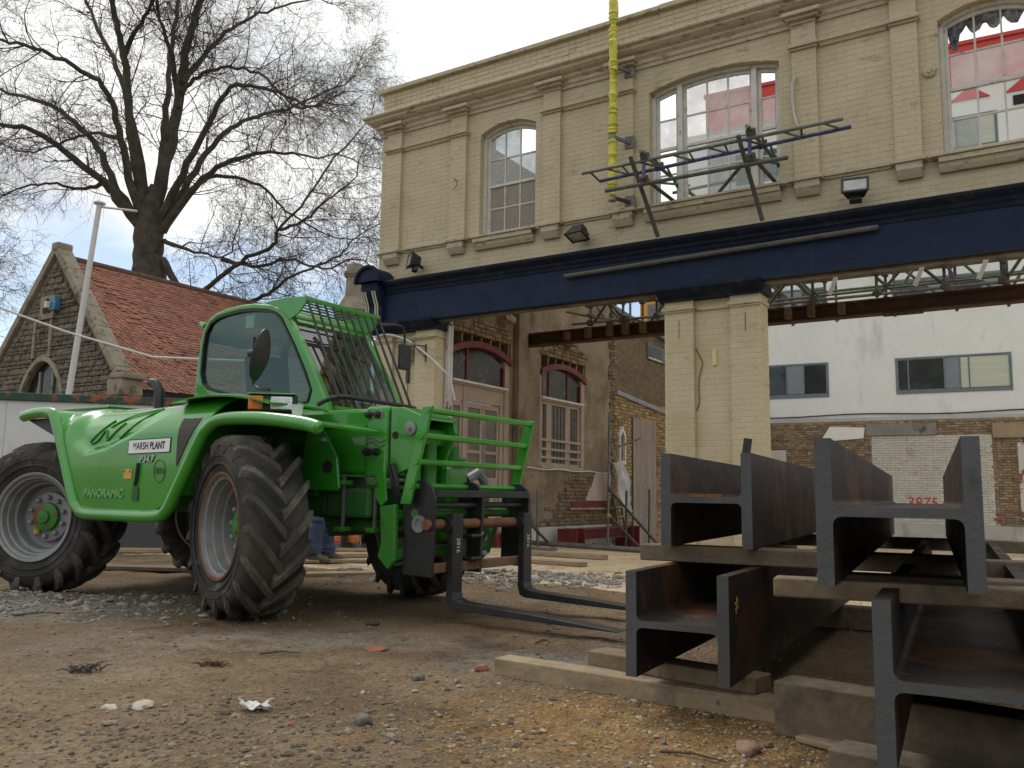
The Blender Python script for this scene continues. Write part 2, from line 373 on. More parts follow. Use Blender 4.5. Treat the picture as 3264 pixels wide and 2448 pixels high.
# ------------------------------------------------------------------ frames of the place
YAW = rad(32.306)
FO = Vector((-2.2853, 14.5, 0)); FU = Vector((cos(YAW), -sin(YAW), 0)); FW = Vector((sin(YAW), cos(YAW), 0))
FRAMES['facade'] = (FO, -YAW)                      # x along the front to the right, y into the site, z up
FRAMES['church'] = (Vector((-10.8, 20.0, 0)), -YAW)
YW = rad(28.63); WS = 1.5
FRAMES['white'] = (Vector((9.4414 * WS, 17.0 * WS, .83 * (1 - WS))), -YW)
def sm(a, b, x): t = max(0., min(1., (x - a) / (b - a))); return t * t * (3 - 2 * t)
def ground_z(x, y, detail=True):
    wdist = (Vector((x, y, 0)) - FO).dot(FW)
    z = -.042 * max(0., wdist - .3)
    z = max(z, -.62)
    near = sm(40, 12, sqrt(x * x + y * y))
    if near > 0 and detail:
        n = mnoise.fractal(Vector((x * .7, y * .7, 0)), 1., 2., 3)
        slab = sm(-3.2, -2.2, wdist) * sm(.2, 1.2, (Vector((x, y, 0)) - FO).dot(FU))
        rough = 1 - .8 * slab
        z += .018 * n * near * rough
        n2 = mnoise.fractal(Vector((x * 5, y * 5, 3)), 1., 2.1, 4)
        z += .009 * n2 * near * rough
        n3 = mnoise.fractal(Vector((x * 22, y * 22, 9)), 1., 2., 3)
        z += .0045 * n3 * sm(8, 4, sqrt(x * x + y * y)) * rough
        # loose heap in front of the rear wheel, ruts
        m1 = math.exp(-(((x + 4.3) / 1.5) ** 2 + ((y - 6.3) / .55) ** 2)); z += m1 * (.07 + .06 * mnoise.fractal(Vector((x * 4, y * 4, 7)), 1., 2., 4))
        m2 = math.exp(-(((x - .1) / .9) ** 2 + ((y - 8.8) / .5) ** 2)); z += m2 * (.05 + .05 * mnoise.fractal(Vector((x * 6, y * 6, 17)), 1., 2., 4))
    return z
def axis(lo, hi, d0, d1, step, grow=1.25, far=400):
    a = list(np.arange(d0, d1, step)); s = step; x = d0
    left = []
    while x > lo: s *= grow; x -= s; left.append(x)
    s = step; x = a[-1]; right = []
    while x < hi: s *= grow; x += s; right.append(x)
    return left[::-1] + a + right
gx = axis(-400, 400, -4.6, 3.6, .035); gy = axis(-60, 600, 1.6, 8.6, .035)
GV = []; 
for y in gy:
    for x in gx: GV.append((x, y, ground_z(x, y)))
k = len(gx); GF = [(i * k + j, i * k + j + 1, (i + 1) * k + j + 1, (i + 1) * k + j) for i in range(len(gy) - 1) for j in range(k - 1)]
gm = bpy.data.meshes.new('ground'); gm.from_pydata(GV, [], GF); gm.update(); gm.polygons.foreach_set('use_smooth', [True] * len(gm.polygons))
ground = struct(bpy.data.objects.new('ground', gm)); COL.objects.link(ground)
def ground_material():
    mt = bpy.data.materials.new('site_ground'); mt.use_nodes = True; t = mt.node_tree; b = t.nodes['Principled BSDF']
    P = t.nodes.new('ShaderNodeNewGeometry').outputs['Position']
    c = ramp(t, noise_n(t, P, .9, 6, .6), [(.12, .084, .05), (.185, .132, .08), (.235, .175, .112), (.30, .235, .16)], [.30, .45, .56, .72])
    # grey crushed stone areas
    c = mixc(t, ramp(t, noise_n(t, P, .55, 5, .6), [(0, 0, 0), (.5, .5, .5)], [.52, .66]), c, ramp(t, noise_n(t, P, 9, 5), [(.15, .135, .115), (.26, .24, .205)], [.35, .65]))
    sp = t.nodes.new('ShaderNodeSeparateXYZ'); t.links.new(P, sp.inputs[0])
    def blob(cx, cy, rx, ry, lo=.25, hi=.9):
        dx = mathn(t, 'DIVIDE', mathn(t, 'SUBTRACT', sp.outputs[0], cx), rx); dy = mathn(t, 'DIVIDE', mathn(t, 'SUBTRACT', sp.outputs[1], cy), ry)
        d = mathn(t, 'SQRT', mathn(t, 'ADD', mathn(t, 'MULTIPLY', dx, dx), mathn(t, 'MULTIPLY', dy, dy)))
        d = mathn(t, 'ADD', d, mathn(t, 'MULTIPLY', mathn(t, 'SUBTRACT', noise_n(t, P, 3.5, 6, .7), .5), 1.6))
        return ramp(t, d, [(1, 1, 1), (0, 0, 0)], [lo, hi])
    sand = ramp(t, noise_n(t, P, 6, 6, .65), [(.20, .115, .045), (.31, .19, .08), (.38, .26, .13)], [.3, .5, .7])
    c = mixc(t, blob(.62, 3.25, 1.25, .75, .35, .95), c, sand)
    c = mixc(t, blob(-.3, 4.6, .7, .25, .1, .8), c, (.17, .10, .055))
    pale = ramp(t, noise_n(t, P, 5, 6), [(.27, .24, .19), (.36, .33, .27)], [.35, .65])
    c = mixc(t, mixc(t, .8, (0, 0, 0), blob(-1.1, 5.0, 1.3, .45)), c, pale)
    grey = ramp(t, noise_n(t, P, 7, 6), [(.13, .125, .12), (.30, .285, .26)], [.35, .68])
    c = mixc(t, blob(-3.6, 6.0, 1.9, .75), c, grey)
    c = mixc(t, mixc(t, .85, (0, 0, 0), blob(.2, 4.5, .9, .5)), c, grey)
    c = mixc(t, blob(.1, 8.8, 1.1, .6), c, ramp(t, noise_n(t, P, 9, 6), [(.2, .185, .16), (.38, .355, .31)], [.35, .68]))
    c = mixc(t, 1.0, c, (.84, .81, .76), 'MULTIPLY')
    # worn sandy floor sheet of the demolished building
    dxu = mathn(t, 'ADD', mathn(t, 'MULTIPLY', mathn(t, 'SUBTRACT', sp.outputs[0], FO.x), FW.x), mathn(t, 'MULTIPLY', mathn(t, 'SUBTRACT', sp.outputs[1], FO.y), FW.y))
    edge = mathn(t, 'ADD', dxu, mathn(t, 'MULTIPLY', mathn(t, 'SUBTRACT', noise_n(t, P, 1.1, 5, .7), .5), 1.6))
    slabc = ramp(t, noise_n(t, P, 1.6, 6, .6, (1, 2.2, 1)), [(.34, .225, .12), (.52, .40, .255), (.60, .49, .34)], [.30, .44, .66])
    c = mixc(t, ramp(t, edge, [(0, 0, 0), (1, 1, 1)], [0, 1]) if False else mathn(t, 'MULTIPLY', mathn(t, 'GREATER_THAN', edge, -3.9), 1.), c, slabc)
    fine = noise_n(t, P, 75, 6, .75)
    c = mixc(t, .6, c, ramp(t, fine, [(.45, .42, .40), (.97, .97, .97), (1.4, 1.38, 1.33)], [.32, .5, .68]), 'MULTIPLY')
    damp = noise_n(t, P, 1.7, 4, .7)
    c = mixc(t, ramp(t, damp, [(.75, .75, .75), (0, 0, 0)], [.34, .44]), c, mixc(t, .8, c, (.42, .36, .30), 'MULTIPLY'))
    vor = t.nodes.new('ShaderNodeTexVoronoi'); vor.inputs['Scale'].default_value = 48; t.links.new(P, vor.inputs['Vector'])
    bw = ramp(t, vor.outputs['Color'], [(.62, .60, .58), (1, 1, 1), (1.3, 1.28, 1.24)], [.2, .5, .9])
    c = mixc(t, .55, c, bw, 'MULTIPLY')
    t.links.new(c, b.inputs['Base Color']); b.inputs['Roughness'].default_value = .95; b.inputs['Specular IOR Level'].default_value = .2
    bp = t.nodes.new('ShaderNodeBump'); bp.inputs['Strength'].default_value = .9; bp.inputs['Distance'].default_value = .02
    h = mathn(t, 'ADD', noise_n(t, P, 38, 8, .7), mathn(t, 'MULTIPLY', vor.outputs['Distance'], .6))
    t.links.new(h, bp.inputs['Height']); t.links.new(bp.outputs[0], b.inputs['Normal'])
    return mt
gm.materials.append(ground_material())

# ------------------------------------------------------------------ the retained painted front
FB = thing('facade_building', 'retained cream painted brick shop front, two storeys, with arched windows and navy fascia', 'building', (0, 0, 0), 'facade')
UR = 11.4
WIN = [(2.04, 3.08), (4.97, 6.82), (8.72, 9.76)]
ZS, ZA = 6.60, 6.74                                     # springing and crown of the window heads
def headz(w, u):
    a, b = w; return ZS + (ZA - ZS) * (1 - ((u - (a + b) / 2) / ((b - a) / 2)) ** 2)
wall = MB(); us = [-.04] + [q for w in WIN for q in w] + [UR]
for i in range(0, len(us), 2): wall.box(us[i], us[i + 1], 0, .33, 4.0, 7.9)
for w in WIN:
    wall.box(w[0], w[1], 0, .33, 4.0, 4.88)
    arc = [(w[0] + (w[1] - w[0]) * i / 14, headz(w, w[0] + (w[1] - w[0]) * i / 14)) for i in range(15)]
    wall.prism(arc + [(w[1], 7.9), (w[0], 7.9)], 1, 0, .33)
fwall = wall.build('wall', cream, FB)
fwall['label'] = 'cream painted brick upper wall'
def inter_up(z):
    if z < 4.42 or z > 7.0: return []
    if 4.66 < z < 4.92: pass
    L_ = []; a = -.04
    for w in WIN:
        if 4.90 < z < ZS: L_.append((a, w[0] - .005)); a = w[1] + .005
        elif ZS <= z < ZA + .02:
            h = (w[1] - w[0]) / 2 * sqrt(max(0, 1 - (z - ZS - .02) / (ZA - ZS))); mid = (w[0] + w[1]) / 2
            if h > .03: L_.append((a, mid - h)); a = mid + h
    L_.append((a, UR)); return L_
BR = Pieces('facade', 'brick')
BR.wall((0, 0, 0), (1, 0, 0), (0, -1, 0), 4.40, 7.02, inter_up, depth=.0032, jit=.001, jt=.006)
BR.wall((0, 0, 0), (1, 0, 0), (0, -1, 0), 7.32, 7.80, lambda z: [(-.04, UR)], depth=.008, jit=.003)
# pilasters
PIL = [(.12, .43), (1.48, 1.79), (3.24, 3.54), (4.43, 4.74), (7.0, 7.31), (8.20, 8.50), (10.0, 10.3)]
for (a, b) in PIL:
    p = MB().box(a, b, -.06, -.002, 4.90, 7.03).build('pilaster', cream, FB)
    MB().box(a - .035, b + .035, -.125, -.002, 6.665, 6.715).box(a - .018, b + .018, -.095, -.002, 6.635, 6.664).build('band', cream_trim, p, bevel=.008)
    cp = MB().box(a - .012, b + .012, -.085, -.002, 6.99, 7.035).box(a - .05, b + .05, -.15, -.002, 7.036, 7.075).box(a - .09, b + .09, -.20, -.002, 7.076, 7.13)
    cp.build('capital', cream_trim, p, bevel=.006)
    MB().box(a - .05, b + .05, -.14, -.002, 4.855, 4.905).box(a, b, -.11, -.002, 4.765, 4.854).prism([(-.11, 4.764), (-.002, 4.764), (-.002, 4.665), (-.05, 4.665)], 0, a + .01, b - .01).build('corbel', cream_trim, p, bevel=.006)
    BR.wall((0, -.06, 0), (1, 0, 0), (0, -1, 0), 4.91, 6.63, lambda z, a=a, b=b: [(a, b)], depth=.003, jit=.0007, jt=.006)
# string courses (upper ones in the blank bays only)
for (a, b) in ((.47, 1.44), (3.58, 4.39), (7.35, 8.16), (10.34, UR)):
    MB().prism([(-.002, 6.64), (-.03, 6.64), (-.045, 6.675), (-.075, 6.69), (-.075, 6.71), (-.002, 6.72)], 0, a, b).build('string_course', cream_trim, FB)
for (a, b) in ((-.04, .06), (.49, 1.42), (1.85, 1.92), (3.17, 3.18), (3.60, 4.37), (4.80, 4.87), (6.87, 6.94), (7.37, 8.14), (8.56, 8.63), (9.86, 9.94), (10.36, UR)):
    MB().prism([(-.002, 4.845), (-.025, 4.845), (-.03, 4.87), (-.06, 4.88), (-.06, 4.90), (-.002, 4.91)], 0, a, b).build('string_course', cream_trim, FB)
# cornice with its return at the left corner
PR = [(.005, 6.985), (.03, 6.985), (.035, 7.03), (.06, 7.05), (.065, 7.10), (.11, 7.135), (.115, 7.165), (.17, 7.19), (.215, 7.225), (.22, 7.26), (.27, 7.285), (.275, 7.315), (.26, 7.33), (.0, 7.36)]
cn = MB(); n = len(PR)
vs = [(-.04 - p, .34, z) for p, z in PR] + [(-.04 - p, -p, z) for p, z in PR] + [(UR, -p, z) for p, z in PR]
cn._add(vs, [(s * n + i, s * n + i + 1, (s + 1) * n + i + 1, (s + 1) * n + i) for s in (0, 1) for i in range(n - 1)])
cn.build('cornice', cream_trim, FB)
u0 = -.12; k = 0
while u0 < UR:
    u1 = min(UR, u0 + random.uniform(.95, 1.35)); MB().box(u0, u1 - .008, -.075, .40, 7.79 + random.uniform(-.004, .004), 7.865 + random.uniform(-.006, .006)).build('coping_stone', cream_trim, FB, bevel=.012); u0 = u1

# windows
gl_clear = glass('pane_clear', (.93, .95, .94), .06)
gl_dirty = glass('pane_dirty', (.80, .84, .85), .10, haze=.38, hazecol=(.50, .50, .47), hscale=5)
gl_frost = glass('pane_frosted', (.62, .60, .56), .05, haze=.85, hazecol=(.46, .42, .36), hscale=7)
gl_foil = glass('pane_film', (.97, .97, .97), .03, haze=.42, hazecol=(.92, .91, .90), hscale=3)
def bar_arc(mb, w, u0, u1, y0, y1, lo, hi, n=8):
    for i in range(n):
        a = u0 + (u1 - u0) * i / n; b = u0 + (u1 - u0) * (i + 1) / n
        mb.prism([(a, headz(w, a) - hi), (b, headz(w, b) - hi), (b, headz(w, b) - lo), (a, headz(w, a) - lo)], 1, y0, y1)
def sash_light(win, w, u0, u1, nc, zb, zm, sel, t_=.022):
    """one vertical light of sashes: two rows above the meeting rail and two below; sel(col,row) picks the pane material"""
    rails = MB(); rails.box(u0, u0 + .045, .15, .19, zb, headz(w, u0 + .03) - .05).box(u1 - .045, u1, .15, .19, zb, headz(w, u1 - .03) - .05)
    rails.box(u0 + .046, u1 - .046, .15, .19, zb, zb + .07).box(u0 + .046, u1 - .046, .14, .185, zm - .022, zm + .022)
    bar_arc(rails, w, u0 + .046, u1 - .046, .15, .19, .05, .10)
    rails.build('sash_frame', white_wood, win, bevel=.003)
    a, b = u0 + .046, u1 - .046
    zt = (zm + ZS) / 2 + .02; zl = (zb + .07 + zm) / 2
    cw = (b - a) / nc
    for q in (zt, zl): MB().box(a, b, .158, .182, q - t_ / 2, q + t_ / 2).build('glazing_bar', white_wood, win)
    for c_ in range(1, nc):
        x = a + cw * c_
        for (q0, q1) in ((zb + .071, zl - t_ / 2), (zl + t_ / 2, zm - .023), (zm + .023, zt - t_ / 2), (zt + t_ / 2, headz(w, x) - .09)):
            MB().box(x - t_ / 2, x + t_ / 2, .158, .182, q0, q1).build('glazing_bar', white_wood, win)
    for c_ in range(nc):
        x0 = a + cw * c_ + t_ / 2; x1 = a + cw * (c_ + 1) - t_ / 2
        for r_, (q0, q1) in enumerate(((zb + .07, zl - t_ / 2), (zl + t_ / 2, zm - .022), (zm + .022, zt - t_ / 2), (zt + t_ / 2, None))):
            mt = sel(c_, r_)
            if mt is None: continue
            if q1 is None:
                top = [(x0 + (x1 - x0) * i / 4, headz(w, x0 + (x1 - x0) * i / 4) - .09) for i in range(5)]
                MB().prism([(x0, q0)] + [(x1, q0)] + top[::-1], 1, .168, .173).build('pane', mt, win)
            else: MB().box(x0, x1, .168, .173, q0, q1).build('pane', mt, win)
def window(w, lights, zb=4.93, zm=5.75):
    fr = MB(); fr.box(w[0], w[0] + .05, .10, .24, 4.89, ZS - .0).box(w[1] - .05, w[1], .10, .24, 4.89, ZS - .0)
    fr.box(w[0] + .051, w[1] - .051, .09, .24, 4.885, 4.93)
    bar_arc(fr, w, w[0], w[1], .10, .24, .0, .05, 12)
    win = fr.build('window', white_wood, FB, bevel=.003)
    for i, (u0, u1, nc, sel) in enumerate(lights):
        sash_light(win, w, u0, u1, nc, zb, zm, sel)
        if i: MB().box(lights[i - 1][1], u0, .09, .23, 4.931, headz(w, u0) - .05).build('mullion', white_wood, win, bevel=.004)
    a, b = w[0] - .10, w[1] + .06
    MB().box(a - .03, b, -.15, .09, 4.85, 4.884).prism([(-.11, 4.849), (-.002, 4.849), (-.002, 4.67), (-.05, 4.67), (-.085, 4.73)], 0, w[0] - .05, w[1] + .0).box(w[0] - .05, w[1], -.125, -.002, 4.78, 4.848).build('sill', cream_trim, win, bevel=.006)
    return win
window(WIN[0], [(2.09, 3.03, 3, lambda c, r: [gl_frost, gl_frost, gl_dirty, gl_dirty][r] if not (c == 2 and r == 3) else None)])
window(WIN[1], [(5.02, 5.36, 1, lambda c, r: [None, None, gl_foil, None][r]), (5.43, 6.42, 3, lambda c, r: gl_foil if r > 1 else (gl_dirty if c else gl_clear)), (6.49, 6.77, 1, lambda c, r: [gl_clear, None, gl_foil, None][r])], zm=5.76)
window(WIN[2], [(8.77, 9.71, 3, lambda c, r: [gl_dirty if c == 0 else None, gl_clear if c < 1 else None, gl_foil, None][r])])
# torn sheeting hanging in the right window
rows = []
for i in range(7):
    r = []
    for j in range(25):
        u = 8.80 + .86 * j / 24; drop = .10 + .13 * abs(sin(j * .55)) + (.18 if 1 <= j <= 3 else 0)
        r.append((u, .20 + .012 * sin(j * 1.9 + i), 6.66 - drop * i / 6 + .01 * sin(j * 2.3)))
    rows.append(r)
solo(MB().sheet(rows, .004), 'torn_sheeting', M('dark_sheeting', [(.02, .02, .022), (.16, .16, .17), (.4, .4, .4)], .5, nscale=6, bump=.4, bscale=12), 'torn black and clear plastic sheeting hanging in the right upper window', 'sheeting', (9.2, .2, 6.6), 'facade')

# piers
def pier(parts, rec, label, d=.34):
    pr = MB(); pr.box(rec[0], rec[1], .07, d, -.35, 3.50)
    for (a, b) in parts: pr.box(a, b, .0, d, -.35, 3.50)
    P_ = pr.build('pier', yellow_pier, FB); P_['label'] = label
    bd = MB()
    for (a, b) in parts: bd.box(a - .025, b + .025, -.05, -.001, 3.355, 3.40).box(a - .012, b + .012, -.03, -.001, 3.33, 3.354)
    for (a, b) in parts: bd.box(b + .001, b + .025, -.001, d, 3.355, 3.40)
    bd.box(rec[0] + .03, rec[1] - .03, .03, .069, 3.34, 3.39); bd.build('band', cream_trim, P_, bevel=.008)
    for (a, b) in parts:
        BR.wall((0, 0, 0), (1, 0, 0), (0, -1, 0), .0, 3.32, lambda z, a=a, b=b: [(a, b)], depth=.004, jit=.001, bond='stretcher', bw=.2, jt=.007)
        BR.wall((b, 0, 0), (0, 1, 0), (1, 0, 0), .0, 3.32, lambda z: [(0.0, d)], depth=.004, jit=.001)
    BR.wall((0, .07, 0), (1, 0, 0), (0, -1, 0), .0, 3.32, lambda z: [(rec[0] + .005, rec[1] - .005)], depth=.004, jit=.001, jt=.007)
    return P_
pier([(5.18, 5.59), (6.10, 6.50)], (5.59, 6.10), 'cream and yellow pier between the two shop openings')
lp = pier([(-.06, .32), (.81, 1.21)], (.32, .81), 'cream pier at the left end of the front')
BR.emit(fwall, cream, 'brick', 'brickwork')
# small vertical slots and scars on the pier
sc = MB().box(5.385, 5.392, -.0085, -.0065, 2.97, 3.22).box(6.30, 6.308, -.0085, -.0065, 3.0, 3.24).build('crack', black_metal, FB)
MB().tube([(5.60, .06, 2.83), (5.65, .05, 2.74), (5.70, .045, 2.62), (5.67, .045, 2.50), (5.645, .045, 2.42), (5.64, .05, 2.25), (5.645, .05, 2.10), (5.61, .05, 1.98)], .006, 5).build('loose_cable', black_metal, FB)
MB().box(5.83, 5.89, .048, .061, 2.58, 2.80).build('pale_patch_plate', M('pale_yellow', [(.60, .50, .24)], .6), FB)

# navy fascia
fa = MB().box(-.10, UR, -.15, .12, 3.63, 4.18).build('fascia', blue, FB); fa['label'] = 'long navy blue painted fascia board'
MB().prism([(-.152, 4.12), (-.165, 4.12), (-.175, 4.165), (-.20, 4.19), (-.205, 4.225), (-.25, 4.255), (-.285, 4.285), (-.29, 4.315), (-.27, 4.335), (-.006, 4.385), (-.006, 4.12)], 0, .30, UR).build('fascia_cornice', bluetop, FB)
MB().box(1.24, UR, -.02, .11, 3.605, 3.629).build('soffit_board', M('soffit_wood', [(.07, .055, .04), (.20, .17, .12)], .7, nscale=4), FB)
for i, (a, b) in enumerate(((-.12, 1.26), (5.12, 6.56))):
    MB().prism([(-.155, 3.66), (-.20, 3.66), (-.20, 3.62), (-.15, 3.575), (-.12, 3.55), (-.06, 3.505), (-.06, 3.485), (.34, 3.485), (.34, 3.66)], 0, a, b).build('pier_capital', bluetop, FB)
for x in (1.0, 7.2): MB().box(x, x + .004, -.1525, -.1505, 3.64, 4.115).build('board_joint', black_metal, FB)
# console bracket at the left end
cs = MB()
prof = [(-.10, 4.30), (-.36, 4.30), (-.35, 4.18), (-.30, 4.05), (-.24, 3.92), (-.25, 3.80), (-.22, 3.72), (-.20, 3.64), (-.10, 3.64)]
cs.prism(prof, 0, -.10, .26)
con = cs.build('console', blue, FB, bevel=.006); con['label'] = 'scrolled navy console bracket with cream flutes'
hood = []
for i in range(13):
    a = pi * i / 12; hood.append((.08 - cos(a) * .26, 4.32 + sin(a) * .26))
MB().prism(hood, 1, -.40, .0).build('barrel_hood', blue, con, bevel=.01)
MB().ring([(.08 - cos(pi * i / 12) * .29, 4.30 + sin(pi * i / 12) * .30) for i in range(13)], [(.08 - cos(pi * i / 12) * .24, 4.30 + sin(pi * i / 12) * .25) for i in range(13)], 1, -.44, -.38).build('hood_rim', bluetop, con, bevel=.006)
flc = M('flute_cream', [(.55, .52, .42)], .6)
for x in (-.055, -.005, .145, .195):
    pts = [(x, y - .012, z) for y, z in ((-.352, 4.16), (-.318, 4.08), (-.285, 4.0), (-.25, 3.92), (-.253, 3.84), (-.24, 3.76), (-.222, 3.70))]
    MB().tube(pts, .013, 6).build('flute', flc, con, smooth=True)

# ------------------------------------------------------------------ side wall of the demolished part (plane x = 1.25, facing right)
plaster = M('stained_plaster', [(.12, .085, .048), (.20, .15, .09), (.27, .21, .135)], .85, nscale=1.6, fine=.5, fscale=14, bump=.5, bscale=25, bdist=.01,
            spots=[((.075, .055, .035), 1.8, .55, .72, (1, 1, .35)), ((.42, .35, .26), 4.5, .66, .74), ((.05, .04, .03), 9, .66, .75)])
oldbrick = M('exposed_stock_brick', [(.09, .058, .032), (.17, .11, .058), (.23, .155, .082), (.13, .082, .048), (.28, .20, .115)], .9, island=.75, nscale=3, fine=.4, fscale=40, bump=.5, bscale=50, bdist=.008,
             spots=[((.36, .31, .24), 6, .62, .75), ((.05, .04, .03), 5, .62, .75)])
SW = thing('party_wall', 'stained plaster side wall of demolished rooms with tall door and arched window', 'wall', (1.25, 3, 0), 'facade')
X0 = 1.25
DOOR = (.39, 2.23); WND = (3.32, 5.20)
sw = MB()
for (a, b) in ((.33, DOOR[0]), (DOOR[1], WND[0]), (WND[1], 6.55)): sw.box(X0 - .40, X0, a, b, -.5, 7.10)
sw.box(X0 - .40, X0, DOOR[0], DOOR[1], 3.56, 7.10).box(X0 - .40, X0, WND[0], WND[1], -.5, 1.34).box(X0 - .40, X0, WND[0], WND[1], 3.56, 7.10).box(X0 - .40, X0, DOOR[0], DOOR[1], -.5, -.04)
sw.box(X0 - .45, X0 + .02, .33, 1.60, 7.101, 7.75)
swo = sw.build('wall', plaster, SW)
MB().box(X0 + .001, X0 + .13, 2.33, 2.66, -.2, 4.9).build('pier_strip', plaster, SW, bevel=.02)
# exposed brick below the window, ragged end, patches above the openings
SB = Pieces('facade', 'rough', 6); rg = random.Random(5)
SB.wall((X0, 0, 0), (0, 1, 0), (1, 0, 0), .24, 1.30, lambda z: [(2.75 + rg.uniform(0, .5), 6.5)] if z < .42 else [(4.0 + (z - .4) * .6 + rg.uniform(-.2, .2), 5.5 + rg.uniform(-.2, .1))] if z > .62 else [(3.6 + rg.uniform(-.3, .3), 6.5)], depth=.024, jit=.008, miss=.05, rng=rg)
SB.wall((X0 - .36, 6.55, 0), (1, 0, 0), (0, 1, 0), -.2, 7.0, lambda z: [(0, .36)], depth=.22, jit=.10, miss=.18, rng=rg)
SB.wall((X0 - .02, 0, 0), (0, 1, 0), (1, 0, 0), .0, 7.0, lambda z: [(6.40 + rg.uniform(-.1, .06), 6.60)], depth=.05, jit=.02, miss=.1, rng=rg)
for (a, b) in (DOOR, WND):
    SB.wall((X0, 0, 0), (0, 1, 0), (1, 0, 0), 3.56, 3.86, lambda z, a=a, b=b: [(a - .1 + rg.uniform(-.1, .2), b + .12 + rg.uniform(-.2, .1))], depth=.025, jit=.01, miss=.12, rng=rg)
SB.emit(swo, oldbrick, 'brick', 'brickwork')
conc = M('pale_concrete', [(.36, .36, .34), (.48, .47, .44)], .85, nscale=2, fine=.3, bump=.3, bscale=20, spots=[((.22, .21, .19), 2.5, .55, .75, (1, 1, .3))])
MB().box(X0 - .1, X0 + .05, 2.9, 6.4, -.5, .22).build('concrete_footing', conc, SW, bevel=.01)
cavity = M('dark_cavity', [(.02, .016, .012)], .9)
oak = M('raw_lath_wood', [(.16, .11, .065), (.28, .20, .12)], .8, nscale=8, fine=.4, bump=.3)
maroon = M('maroon_paint', [(.10, .012, .014), (.16, .025, .022)], .55, nscale=5, fine=.3, fscale=30, bump=.2, spots=[((.35, .25, .2), 12, .68, .76)])
pinkwood = M('beige_pink_paint', [(.30, .22, .165), (.38, .29, .225)], .65, nscale=4, fine=.3, fscale=30, bump=.2, spots=[((.20, .14, .10), 8, .62, .74)])
dgl = M('dusty_dark_glass', [(.012, .013, .012), (.035, .036, .033)], .12, nscale=3, fine=.3, bump=0, spots=[((.16, .155, .14), 5, .55, .8)])
fgl = M('obscured_glass', [(.095, .085, .068), (.15, .132, .105)], .2, nscale=2, fine=.2, bump=.1)
def arch_top(a, b, w): return 3.27 + .19 * (1 - ((w - (a + b) / 2) / ((b - a) / 2)) ** 2)
def joinery(span, door, label):
    a, b = span; r0 = X0 - .10; r1 = X0 - .03
    nm = 'door' if door else 'window'
    j = MB()
    j.box(r0, X0 - .005, a, a + .05, -.04 if door else 1.34, 3.27).box(r0, X0 - .005, b - .16, b, -.04 if door else 1.34, 3.27)
    j.box(r0, r1 + .02, a + .051, b - .161, 2.66, 2.75)
    o = j.build(nm, pinkwood, SW, bevel=.006); o['label'] = label
    hd = MB(); n = 14
    for i in range(n):
        w0 = a + (b - a) * i / n; w1 = a + (b - a) * (i + 1) / n
        hd.prism([(w0, arch_top(a, b, w0) - .11), (w1, arch_top(a, b, w1) - .11), (w1, arch_top(a, b, w1)), (w0, arch_top(a, b, w0))], 0, r0, X0 + .05)
    hd.build('arched_head', maroon, o)
    MB().box(X0 - .24, X0 - .20, a, b, 3.20, 3.56).build('open_cavity', cavity, o)
    for i in range(7):
        w0 = a + .03 + (b - a - .08) * i / 6; MB().box(X0 - .19, X0 - .02, w0, w0 + .035, arch_top(a, b, w0) + .004, 3.555).build('stud', oak, o)
    mm = MB(); mm.box(r0, r1, a + .051, a + .10, 2.75, arch_top(a, b, a + .08) - .11).box(r0, r1 + .02, b - .21, b - .161, 2.75, 3.10)
    q1, q2 = (a + .50, a + 1.10) if door else (a + .38, a + 1.15)
    mm.box(r0, r1, q1, q1 + .06, 2.75, arch_top(a, b, q1) - .11)
    if not door: mm.box(r0, r1, q2, q2 + .06, 2.75, arch_top(a, b, q2) - .11)
    mm.build('fanlight_frame', maroon, o)
    edges = [a + .10, q1, q1 + .06, (b - .21)] if door else [a + .10, q1, q1 + .06, q2, q2 + .06, b - .21]
    for i in range(0, len(edges), 2):
        w0, w1 = edges[i], edges[i + 1]
        MB().prism([(w0, 2.75), (w1, 2.75), (w1, arch_top(a, b, w1) - .11), ((w0 + w1) / 2, arch_top(a, b, (w0 + w1) / 2) - .11), (w0, arch_top(a, b, w0) - .11)], 0, r0 + .03, r0 + .05).build('pane', dgl, o)
    MB().box(r1 + .021, X0 + .04, a + .05, b - .1, 2.70, 2.735).build('transom_sill', white_wood, o)
    return o, r0, r1
dr, r0, r1 = joinery(DOOR, True, 'tall beige panelled door with maroon arched fanlight')
a, b = DOOR
st = MB()
for (q0, q1) in ((a + .05, a + .10), (a + .43, a + .53), (b - .27, b - .16)): st.box(r0, r1, q0, q1, -.04, 2.66)
st.box(r0, r1, a + .531, b - .271, 2.40, 2.66).box(r0, r1 - .015, a + .101, a + .429, 2.40, 2.66); st.build('door_post', pinkwood, dr, bevel=.005)
for i, (q0, q1) in enumerate(((a + .101, a + .429), (a + .54, a + 1.03), (a + 1.05, b - .28))):
    f_ = MB().box(r0 + .01, r1 - .02, q0, q0 + .06, -.03, 2.39).box(r0 + .01, r1 - .02, q1 - .06, q1, -.03, 2.39)
    for (z0, z1) in ((2.30, 2.39), (1.52, 1.58), (.98, 1.12), (-.03, .14)): f_.box(r0 + .01, r1 - .02, q0 + .0601, q1 - .0601, z0, z1)
    lf = f_.build('door_leaf', pinkwood, dr, bevel=.004)
    for (z0, z1) in ((1.58, 2.30), (1.12, 1.52)): MB().box(r0 + .02, r0 + .03, q0 + .06, q1 - .06, z0, z1).build('pane', fgl, lf)
    MB().box(r0 + .012, r0 + .03, q0 + .06, q1 - .06, .14, .98).build('panel', pinkwood, lf, bevel=.012)
    MB().box(r0 + .0301, r0 + .042, q0 + .12, q1 - .12, .26, .86).build('raised_field', pinkwood, lf, bevel=.006)
leadm = M('lead_came', [(.05, .05, .048)], .6, bump=0)
